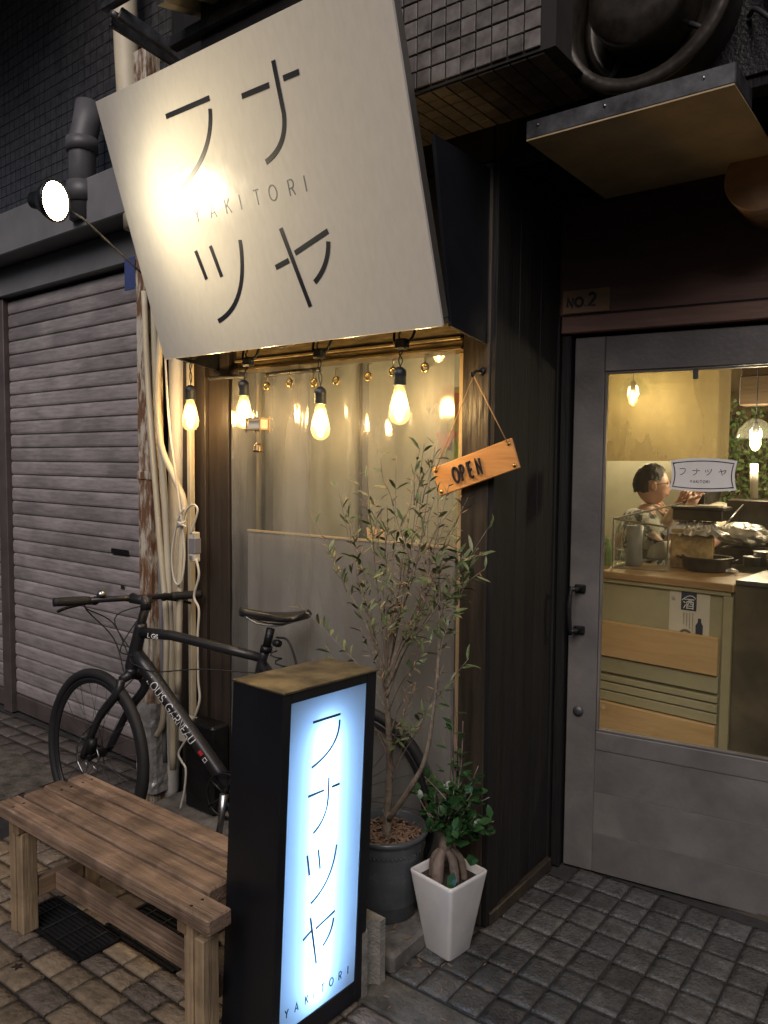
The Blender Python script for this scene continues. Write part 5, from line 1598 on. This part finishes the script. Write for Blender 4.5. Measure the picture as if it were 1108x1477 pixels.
# grey steel kitchen unit to the right
ku = thing('steel_kitchen_unit', 'brown-grey steel kitchen unit right of the counter corner', 'kitchen unit', (0, 0, 0))
bs_ = mat('brown_steel', (.20, .17, .12), .45, .5, var=.15, vscale=5, stain=.3, sscale=5)
cbx('body', (.6695, .012, .10), (1.75, .62, 1.0), bs_, .004, ku)
cbx('worktop', (.6765, -.004, 1.001), (1.75, .62, 1.02), M['steel'], .003, ku)
cbx('plinth', (.70, .06, .013), (1.75, .60, .099), M['black_iron'], 0, ku)
for k, (px, r_, h_) in enumerate(((1082, .040, .045), (1100, .05, .07), (1120, .05, .05))):
    p = ad(px, 835, 3.66); mb = MB(); mb.lathe([(r_ * .8, 0), (r_, .005), (r_, h_), (r_ * 1.08, h_ + .003), (r_ * .9, h_ + .004), (.002, h_ + .008)], 20)
    o = mb.build('steel_pan', M['steel'], None, (p.x, p.y + .03, 1.0205)); tag(o, ['smallest steel pan on the kitchen unit, leftmost of the row', 'taller steel pan in the middle of the row on the kitchen unit', 'steel pan at the right end of the row on the kitchen unit'][k], 'pan', 'steel pans on the kitchen unit')

# glass display case along the counter
gcs = thing('glass_case', 'slanted glass display case with a thin steel frame on the counter', 'display case', (0, 0, 0))
A0, A1 = ad(886, 818, 3.68), ad(886, 748, 3.72)
B0, B1 = ad(1000, 788, 4.45), ad(1000, 722, 4.45)
A0.z = B0.z = 1.004
A0.x = A1.x; A0.y = A1.y; B0.x = B1.x; B0.y = B1.y
mb = MB()
for a, b_ in ((A0, A1), (A1, B1), (A0, B0), (B0, B1)): mb.tube([a, b_], .006, 6, smooth=False)
A2, B2 = A1 + Vector((.25, .03, -.03)), B1 + Vector((.25, .03, -.03))
A3 = Vector((A2.x, A2.y, 1.004))
mb.tube([A2, A3], .005, 6, smooth=False); mb.tube([A1, A2], .005, 6, smooth=False); mb.tube([A0, A3], .005, 6, smooth=False)
mb.build('frame', M['steel'], gcs)
mb = MB(); mb.add([A0, B0, B1, A1], [(0, 1, 2, 3)]); mb.build('side_glass', M['case_glass'], gcs)
mb = MB(); mb.add([A0, A3, A2, A1], [(0, 1, 2, 3)]); mb.build('end_glass', M['case_glass'], gcs)
for k, (px, py, dep, r_, h_, c, lab) in enumerate(((915, 800, 3.82, .042, .20, 'pvc_grey', 'tall stack of grey cups inside the glass case'), (896, 800, 3.78, .03, .09, 'case_glass', 'glass mug at the front corner of the case'),
                                               (950, 790, 4.1, .06, .10, 'pvc_white', 'white bowl stack inside the glass case'), (968, 775, 4.3, .05, .07, 'paper', 'small white bowl at the far end of the case'))):
    p = ad(px, py, dep); mb = MB(); mb.lathe([(r_ * .7, 0), (r_, .01), (r_ * .85, h_ * .5), (r_, h_), (r_ * .9, h_), (r_ * .5, h_ * .9)], 22); o = mb.build('cup_stack' if k == 0 else ('glass_mug' if k == 1 else 'bowl'), M[c], None, (p.x, p.y, 1.001)); tag(o, lab, 'cup' if k < 2 else 'bowl')
for k, (px, c) in enumerate(((868, 'leaf_olive2'), (876, 'poster_green'))):
    p = ad(px, 815, 3.85); mb = MB(); mb.lathe([(.02, 0), (.022, .004), (.022, .09), (.012, .11), (.010, .135), (.0, .136)], 16); o = mb.build('condiment_bottle', M[c], None, (p.x, p.y, 1.001))
    tag(o, ['pale yellow squeeze bottle next to the door stile, inside', 'green capped bottle just left of the glass case'][k], 'bottle')

# grill kit
gx = thing('grease_stained_tin', 'square tan tin box stained with grease on the counter, foil round its rim', 'tin box', ad(998, 820, 3.78))
gx.location.z = 1.001
gz = gx.location
boxo('body', (-.095, -.06, 0), (.095, .10, .19), M['stained_tin'], gx, .004).rotation_euler.z = math.radians(12)
mb = MB(); n = 60; vs = []
for j in range(4):
    for k in range(n):
        a = 2 * PI * k / n; r_ = .118 + .02 * noisef(k * .6, j * 1.5, 2) + (.02 if j == 0 else 0) - .012 * j
        c_, s_ = math.cos(a), math.sin(a); kk = max(abs(c_), abs(s_) * 1.15)
        vs.append((r_ * c_ / kk, .02 + r_ * .85 * s_ / kk, .165 + .02 * j + .018 * noisef(k * .8, j * 2)))
mb.add(vs, [[j * n + k, j * n + (k + 1) % n, (j + 1) * n + (k + 1) % n, (j + 1) * n + k] for j in range(3) for k in range(n)]); mb.build('foil_rim', M['foil'], gx)
dk = thing('black_grill_box', 'low black metal box resting on the stained tin', 'metal box', (gz.x + .035, gz.y + .0, gz.z + .235))
boxo('body', (-.115, -.07, -.0), (.115, .08, .052), M['greasy_black'], dk, .004)
boxo('lid', (-.122, -.076, .0525), (.122, .086, .066), M['greasy_black'], dk, .004)
boxo('pale_rag', (-.02, -.04, .0665), (.09, .05, .073), M['paper'], dk, .003)
def crumple(name, loc, rx, ry, rz, seed, label, flat=.0):
    bm = bmesh.new(); bmesh.ops.create_icosphere(bm, subdivisions=4, radius=1)
    for v_ in bm.verts:
        q = v_.co.copy(); k_ = 1 + .16 * noisef(q.x * 2.5 + seed, q.y * 2.5, q.z * 2.5) + .09 * abs(noisef(q.x * 7, q.y * 7 + seed, q.z * 7))
        v_.co = Vector((q.x * rx, q.y * ry, max(q.z, -.8) * rz)) * k_
    me = bpy.data.meshes.new(name); bm.to_mesh(me); bm.free(); me.materials.append(M['foil'])
    o = link(name, me, None, loc); tag(o, label, 'foil'); return o
p = ad(1072, 772, 3.95); crumple('foil_bundle', p, .125, .09, .062, 3, 'big crumpled foil bundle right of the black grill box')
p = ad(1072, 805, 3.95); o = boxo('grill_stand', (p.x - .10, p.y - .06, 1.001), (p.x + .12, p.y + .08, p.z + .055), M['greasy_black'], None, .004); tag(o, 'greasy black stand under the foil bundle', 'grill')
p = ad(1030, 838, 3.62); crumple('foil_scrap', (p.x, p.y, 1.018), .05, .03, .018, 8, 'small foil scrap on the counter edge in front of the pot')
p = ad(1050, 842, 3.60); crumple('foil_scrap', (p.x, p.y, 1.012), .04, .025, .012, 12, 'flat foil scrap at the counter corner')
p = ad(1015, 825, 3.62)
pt = thing('black_pot', 'wide low black pot with ring handles at the counter edge', 'pot', (p.x, p.y + .05, 1.0015))
mb = MB(); mb.lathe([(.001, .001), (.085, .0), (.105, .02), (.112, .06), (.118, .064), (.114, .07), (.105, .06), (.09, .02), (.001, .012)], 36, cap=False); mb.build('bowl', M['greasy_black'], pt)
for s_ in (-1, 1):
    mb = MB(); mb.tube(smooth([(s_ * .112, -.02, .055), (s_ * .135, -.015, .06), (s_ * .135, .015, .06), (s_ * .112, .02, .055)], 5), .004, 8); mb.build('handle', M['greasy_black'], pt)
p = ad(1095, 790, 4.1)
o = tubeo('long_rod', [ad(1045, 758, 3.95), ad(1072, 728, 4.15)], .004, M['steel'], None, 6); tag(o, 'thin steel skewer rod sticking up from the foil bundle', 'rod')
o = tubeo('paper_roll', [ad(1088, 719, 4.2), ad(1088, 669, 4.2)], .020, M['paper'], None, 20); tag(o, 'pale upright paper roll on the ledge beside the pendant lamp', 'paper roll')
pr = ad(1088, 720, 4.2)
o = boxo('back_ledge', (pr.x - .12, pr.y - .08, 1.001), (pr.x + .7, pr.y + .12, pr.z - .004), M['greasy_black'], None, .004); tag(o, 'dark ledge carrying the paper roll behind the grill', 'ledge')

# smoked acrylic hood screen
ac = thing('acrylic_screen', 'amber smoked acrylic screen hanging above the counter inside', 'screen', (0, 0, 0))
a_, b_ = ad(866, 665, 3.30), ad(1050, 665, 3.52)
c_, d_ = Vector((b_.x, b_.y, 2.10)), Vector((a_.x - .3, a_.y - .0, 2.10)); a_ = Vector((a_.x - .3, a_.y - .0, a_.z))
nrm = (b_ - a_).cross(Vector((0, 0, 1))).normalized() * .004
mb = MB(); mb.add([a_, b_, c_, d_, a_ + nrm, b_ + nrm, c_ + nrm, d_ + nrm], [(0, 1, 2, 3), (7, 6, 5, 4), (0, 4, 5, 1), (1, 5, 6, 2), (3, 2, 6, 7), (0, 3, 7, 4)]); mb.build('sheet', M['acrylic'], ac)
for t in (.35, .80):
    q = a_.lerp(b_, t); mb = MB(); mb.tube([(q.x, q.y, 2.08), (q.x, q.y, 2.36)], .003, 6); mb.box((q.x - .014, q.y - .012, 2.04), (q.x + .014, q.y - .006, 2.10), .002); mb.build('hanger', M['dull_metal'], ac)
ri = tag(tubeo('red_indicator', [ad(874, 593, 3.2), ad(874, 590, 3.21)], .006, M['red_glow'], None, 12), 'tiny glowing red indicator near the door stile inside', 'indicator light')

# pendant lamps inside (three of them light the room)
def pendant(P, label, energy, show=True):
    t = thing('pendant_lamp', label, 'pendant lamp', P, 0, 'bare pendant bulbs inside the shop')
    mb = MB(); mb.lathe([(.002, -.07), (.018, -.062), (.030, -.035), (.026, .0), (.014, .03), (.013, .04)], 20, cap=False); mb.build('glass', M['bulb_glass'], t)
    mb = MB(); mb.lathe([(.001, -.045), (.008, -.035), (.008, .015), (.001, .02)], 10); mb.build('filament', M['filament'], t)
    mb = MB(); mb.lathe([(.016, .03), (.017, .08), (.006, .09)], 16); mb.build('socket', M['black_iron'], t)
    mb = MB(); mb.lathe([(.10, .0), (.085, .05), (.05, .09), (.018, .105)], 24, cap=False); mb.build('wire_shade', clear('thin_glass_shade', (.9, .95, .9), .12, .02), t)
    mb = MB(); mb.tube([(0, 0, .09), (0, 0, 2.355 - P.z)], .003, 6); mb.build('cord', M['black_iron'], t)
    l_ = bpy.data.lights.new('pendant_light', 'POINT'); l_.energy = energy; l_.color = (1.0, .85, .62); l_.shadow_soft_size = .05
    lo_ = bpy.data.objects.new('pendant_light', l_); COL.objects.link(lo_); lo_.parent = t; lo_.location = (0, 0, -.02)
    return t


pendant(ad(1090, 632, 4.2), 'lit pendant bulb under the dark beam, in front of the greenery', 21)
pendant(ad(1010, 655, 3.05), 'lit pendant bulb just inside the door, mostly hidden', 0.1) if False else None
pendant(Vector((-1.75, 4.9, 1.95)), 'lit pendant bulb over the seated customer, seen dimly through the acrylic', 22)
pendant(Vector((0.55, 3.5, 1.7)), 'lit pendant bulb by the kitchen unit beyond the right door stile', 32)
pendant(Vector((-2.05, 3.1, 2.05)), 'lit pendant bulb behind the shop window wall', 4)

# ivy wall
iv = thing('indoor_greenery', 'leafy climbing plant filling the back of the shop behind the pendant bulb', 'plant', ad(1095, 640, 5.0))
mb = MB(); rnd = random.Random(77); smb = MB(); o_ = iv.location
for k in range(46):
    x = rnd.uniform(-.40, .60); P = smooth([Vector((x, rnd.uniform(-.05, .05), -.6)), Vector((x + rnd.uniform(-.1, .1), 0, -.2)), Vector((x + rnd.uniform(-.15, .15), 0, rnd.uniform(.0, .3)))], 8)
    smb.tube(P, .003, 5)
    for j in range(75):
        q = P[rnd.randrange(len(P))] + Vector((rnd.gauss(0, .06), rnd.gauss(0, .05), rnd.gauss(0, .04)))
        leaf_face(mb, q, Vector((rnd.gauss(0, 1), rnd.gauss(-.5, .6), rnd.gauss(-.2, .8))), Vector((rnd.gauss(0, 1), -1, rnd.gauss(0, 1))), rnd.uniform(.025, .05), rnd.uniform(.016, .03))
tag(mb.build('foliage', M['leaf_ivy'], iv), kind='stuff'); smb.build('stems', M['bark'], iv)
for k in range(10):
    x = -.95 + .14 * k
    o = boxo('wall_board', (x, 6.05 - .5, 1.0), (x + .13, 6.07 - .5, 2.36), M['pale_wood'], shop, .003)


# ------------------------------------------------------------------ people
def skin_mesh(name, V, E_, R_, material, sub=2, root=0, tris=None):
    me = bpy.data.meshes.new(name); me.from_pydata(V, E_, [])
    o = bpy.data.objects.new(name, me); COL.objects.link(o)
    o.modifiers.new('s', 'SKIN')
    lay = me.skin_vertices[0].data
    for i, r_ in enumerate(R_):
        lay[i].radius = r_ if isinstance(r_, tuple) else (r_, r_)
        lay[i].use_root = (i == root)
    sb = o.modifiers.new('u', 'SUBSURF'); sb.levels = sub; sb.render_levels = sub
    bpy.context.view_layer.update()
    m2 = bpy.data.meshes.new_from_object(o.evaluated_get(bpy.context.evaluated_depsgraph_get()))
    bpy.data.objects.remove(o)
    m2.materials.clear(); m2.materials.append(material)
    for p_ in m2.polygons: p_.use_smooth = True
    m2.name = name
    return m2


def person(loc, rz, label, hairm, shirtm, hands, long_hair=False, glasses=True):
    """seated on a stool, facing local +x; hands = (left, right) points in local space"""
    root = thing('person', label, 'person', loc, rz)
    hp = .62
    V, E_, R_ = [], [], []

    def v(p, r_, par=None):
        V.append(p); R_.append(r_)
        if par is not None: E_.append((par, len(V) - 1))
        return len(V) - 1
    pel = v((0, 0, hp), (.13, .15)); wa = v((.02, 0, hp + .16), (.115, .13), pel); chs = v((.04, 0, hp + .36), (.115, .16), wa); nk0 = v((.05, 0, hp + .50), (.07, .09), chs)
    nk = v((.075, 0, hp + .57), .055, nk0); v((.09, 0, hp + .63), .052, nk)
    tips_ = []
    for s_, hd in ((1, hands[0]), (-1, hands[1])):
        sh = v((.04, s_ * .17, hp + .47), .058, nk0)
        hd = Vector(hd); sp = Vector((.04, s_ * .17, hp + .47)); el = sp.lerp(hd, .5) + Vector((-.02, s_ * .07, -.16))
        e_ = v(tuple(el), .040, sh); wr = v(tuple(el.lerp(hd, .93)), .026, e_)
        tips_.append((el, hd))
        kn = v((.42, s_ * .12, hp - .02), .062, v((.2, s_ * .11, hp), .085, pel)); an = v((.38, s_ * .12, .10), .040, v((.41, s_ * .12, .32), .056, kn)); v((.50, s_ * .13, .05), .036, an)
    # palms and fingers belong to the same body mesh
    for (el, hd), s_ in zip(tips_, (1, -1)):
        d = (hd - el).normalized(); wr_i = V.index(tuple(el.lerp(hd, .93)))
        pm_ = v(tuple(hd + d * .03), (.034, .016), wr_i)
        side_ = d.cross(Vector((0, 0, 1))).normalized()
        up_ = side_.cross(d)
        for k, ln_ in enumerate((.060, .070, .066, .052)):
            a = hd + d * .06 + up_ * (.027 - .018 * k); m_ = a + d * ln_ * .5; t_ = m_ + (d * .4 - side_ * s_ * .8) * ln_ * .5
            v(tuple(t_), .0065, v(tuple(m_), .0085, v(tuple(a), .009, pm_)))
        t0 = hd + d * .02 - side_ * s_ * .02 + up_ * .02
        v(tuple(t0 + d * .03 - side_ * s_ * .03), .008, v(tuple(t0), .0105, pm_))
    body = link('body', skin_mesh('body', V, E_, R_, M['skin'], 2), root)
    # clothes: a looser torso with short sleeves, trousers
    V, E_, R_ = [], [], []
    pel = v((0, 0, hp - .02), (.15, .17)); wa = v((.02, 0, hp + .16), (.135, .15), pel); chs = v((.04, 0, hp + .36), (.13, .175), wa); nk0 = v((.05, 0, hp + .515), (.125, .155), chs); v((.064, 0, hp + .60), .080, nk0)
    for s_, (el, hd) in zip((1, -1), tips_):
        sp = Vector((.04, s_ * .17, hp + .47)); sh = v(tuple(sp + Vector((0, 0, .005))), .095, nk0); v(tuple(sp.lerp(el, .75)), .072, sh)
    link('shirt', skin_mesh('shirt', V, E_, R_, shirtm, 2), root)
    V, E_, R_ = [], [], []
    pel = v((0, 0, hp), (.148, .168))
    for s_ in (1, -1):
        kn = v((.42, s_ * .12, hp - .02), .076, v((.2, s_ * .11, hp), .10, pel)); v((.385, s_ * .12, .16), .058, v((.41, s_ * .12, .32), .07, kn))
    link('trousers', skin_mesh('trousers', V, E_, R_, M['trousers'], 2), root)
    # head
    hc = Vector((.105, 0, hp + .73))
    bm = bmesh.new(); bmesh.ops.create_uvsphere(bm, u_segments=36, v_segments=26, radius=1)
    for w_ in bm.verts:
        x, y, z = w_.co
        X, Y, Z = x * .098, y * .076, z * .118
        if z < 0: Y *= 1 - .32 * (-z) ** 1.3; X *= 1 - .12 * (-z)
        if z < -.3 and x > 0: X += .012 * (-z)                       # jaw and chin
        nose = math.exp(-((y / .16) ** 2)) * math.exp(-(((z + .12) / .20) ** 2)) * max(0, x)
        X += .024 * nose
        for s_ in (1, -1):
            eye = math.exp(-(((y - s_ * .40) / .17) ** 2)) * math.exp(-(((z - .08) / .12) ** 2)) * max(0, x)
            X -= .010 * eye
        X += .006 * math.exp(-((y / .32) ** 2)) * math.exp(-(((z + .46) / .07) ** 2)) * max(0, x)
        w_.co = (X, Y, Z)
    me = bpy.data.meshes.new('head'); bm.to_mesh(me); bm.free(); me.materials.append(M['skin'])
    for p_ in me.polygons: p_.use_smooth = True
    hd_ = link('head', me, root, hc); hd_.scale = (.91, .91, .91)
    for s_ in (1, -1):
        mb = MB(); mb.lathe([(.002, -.002), (.013, .0), (.018, .006), (.014, .010), (.004, .008)], 14, Matrix.Translation((-.004, s_ * .071, -.005)) @ Matrix.Diagonal((1, 1, 1.7, 1)) @ Matrix.Rotation(s_ * -PI / 2, 4, 'X')); mb.build('ear', M['skin'], hd_)
        mb = MB(); mb.lathe([(.002, -.002), (.010, .0), (.002, .004)], 12, Matrix.Translation((.083, s_ * .030, .010)) @ Matrix.Rotation(PI / 2, 4, 'Y')); mb.build('eye', M['ink'], hd_)
    mb = MB(); mb.tube(smooth([(.086, -.022, -.056), (.098, 0, -.054), (.086, .022, -.056)], 4), .0035, 6); mb.build('mouth', M['poster_pink'], hd_)
    bm = bmesh.new(); bmesh.ops.create_icosphere(bm, subdivisions=5, radius=1)
    kill = []
    for w_ in bm.verts:
        x, y, z = w_.co
        lim = (-.40 if x < .1 else -.40 + (x - .1) * 1.8) if not long_hair else (-2 if x < .25 else -.6 + (x - .25) * 2.2)
        if abs(y) > .8 and -.35 < z < .2 and -.25 < x < .45 and not long_hair: lim = .18
        if z < lim: kill.append(w_)
        st = .965 + .05 * noisef(x * 6, y * 6, z * 2) + .035 * noisef(x * 30, y * 30, z * 4)
        dn = 1.0
        if long_hair and z < 0: dn = 1.9
        yy = y * .088 * (1 - .25 * max(0, -z) ** 1.4 if not long_hair else 1)
        w_.co = Vector((x * .112 - .004, yy, z * .134 * dn + .004)) * st
    bmesh.ops.delete(bm, geom=kill, context='VERTS')
    me = bpy.data.meshes.new('hair'); bm.to_mesh(me); bm.free(); me.materials.append(hairm)
    for p_ in me.polygons: p_.use_smooth = True
    link('hair', me, hd_)
    if glasses:
        mb = MB()
        for s_ in (1, -1):
            mb.tube([Vector((.102, s_ * .031, .010)) + Vector((0, .021 * math.cos(t), .016 * math.sin(t))) for t in [2 * PI * k / 20 for k in range(20)]], .0018, 6, closed=True)
            mb.tube([(.101, s_ * .052, .014), (.06, s_ * .074, .012), (.0, s_ * .078, .006)], .0018, 6)
        mb.tube([(.103, -.010, .013), (.103, .010, .013)], .0016, 6); mb.build('glasses', M['ink'], hd_)
    return root


vd = ray(940, 700); vd.z = 0
pp = ad(938, 700, 4.3)
ps1 = person((pp.x - .075, pp.y - .07, pp.z - 1.36 + .012), math.radians(28), 'man with short dark hair, glasses and a white patterned shirt, raising a cup', M['hair'], M['shirt'], ((.27, .12, 1.23), (.30, -.07, 1.25)))
q = ps1.matrix_basis
R1 = Matrix.Translation(ps1.location) @ Matrix.Rotation(math.radians(28), 4, 'Z')
cp = R1 @ Vector((.36, .03, 1.22))
mb = MB(); mb.lathe([(.022, 0), (.028, .004), (.032, .075), (.034, .078), (.030, .078), (.026, .01)], 20); o = mb.build('dark_cup', M['greasy_black'], None, cp); tag(o, 'dark cup held in both hands by the man at the counter', 'cup')
pp2 = ad(1042, 690, 4.75)
ps2 = person((pp2.x, pp2.y, pp2.z - 1.36), math.radians(215), 'second customer in a cream shirt facing him, mostly hidden behind the door sticker', M['hair'], M['shirt_cream'], ((.28, .10, 1.10), (.30, -.10, 1.12)), True, False)
for pr_, lab in ((ps1, 'wooden stool under the man with glasses'), (ps2, 'wooden stool under the second customer in cream')):
    z0 = pr_.location.z
    s = thing('bar_stool', lab, 'stool', (pr_.location.x, pr_.location.y, .0125), pr_.rotation_euler.z, 'stools at the counter')
    top = z0 + .62 - .135
    mb = MB(); mb.lathe([(.001, top - .04), (.15, top - .04), (.165, top - .02), (.15, top), (.001, top)], 28, cap=False); mb.build('seat', M['beam'], s)
    for k in range(4):
        a = PI / 4 + k * PI / 2; tubeo('leg', [(.19 * math.cos(a), .19 * math.sin(a), 0), (.11 * math.cos(a), .11 * math.sin(a), top - .04)], .016, M['beam'], s, 10)

# the other side of the lane, behind the photographer: closed fronts that the plastic and the glass mirror
opp = thing('opposite_building', 'plain dark building across the lane, behind the camera', 'building', (0, -4.6, 0))
boxo('wall', (-14, -1.0, 0), (10, 0, 4.2), M['fascia'], opp, .01)
for k in range(6):
    boxo('closed_shutter', (-13 + 3.8 * k, .001, .05), (-10.2 + 3.8 * k, .05, 2.5), M['slat'], opp, .01)
boxo('eaves', (-14, .0, 4.2), (10, .5, 4.35), M['grout'], opp, .01)

# fallen leaves on the stones
lm_ = mat('dead_leaf', (0.035, 0.022, 0.015), .8)
for k, (px, py, sc, lab) in enumerate(((25, 1394, .018, 'dark star shaped fallen leaf on the tan stones, bottom left'), (26, 1378, .012, 'smaller dark leaf scrap just behind the star shaped leaf'),
                                       (36, 1260, .006, 'tiny dark leaf scrap on the stones near the left bench leg'))):
    p = fl(px, py, .004); P_ = []
    for i in range(10 if k != 2 else 6):
        a = 2 * PI * i / (10 if k != 2 else 6) + .4; r_ = sc * (1 if i % 2 == 0 else .42); P_.append((r_ * math.cos(a) * 1.1, r_ * math.sin(a)))
    mb = MB(); mb.prism(P_, 0, .0015); o = mb.build('fallen_leaf', lm_, None, p); tag(o, lab, 'leaf')
rnd = random.Random(90)
mb = MB()
for k in range(26):
    q = Vector((rnd.uniform(-1.6, -1.29), rnd.uniform(1.76, 2.07), .060)); 
    leaf_face(mb, q, Vector((rnd.gauss(0, 1), rnd.gauss(0, 1), .02)), Vector((0, 0, 1)), rnd.uniform(.02, .04), .006, None, .05)
for k in range(22):
    q = Vector((rnd.uniform(-1.28, -1.0), rnd.uniform(1.62, 2.0), .002)); 
    leaf_face(mb, q, Vector((rnd.gauss(0, 1), rnd.gauss(0, 1), .02)), Vector((0, 0, 1)), rnd.uniform(.015, .03), .005, None, .05)
o = mb.build('leaf_litter', M['leaf_dry']); tag(o, 'scattered narrow dry leaves on the ledge and paving around the pots', 'fallen leaves', kind='stuff')
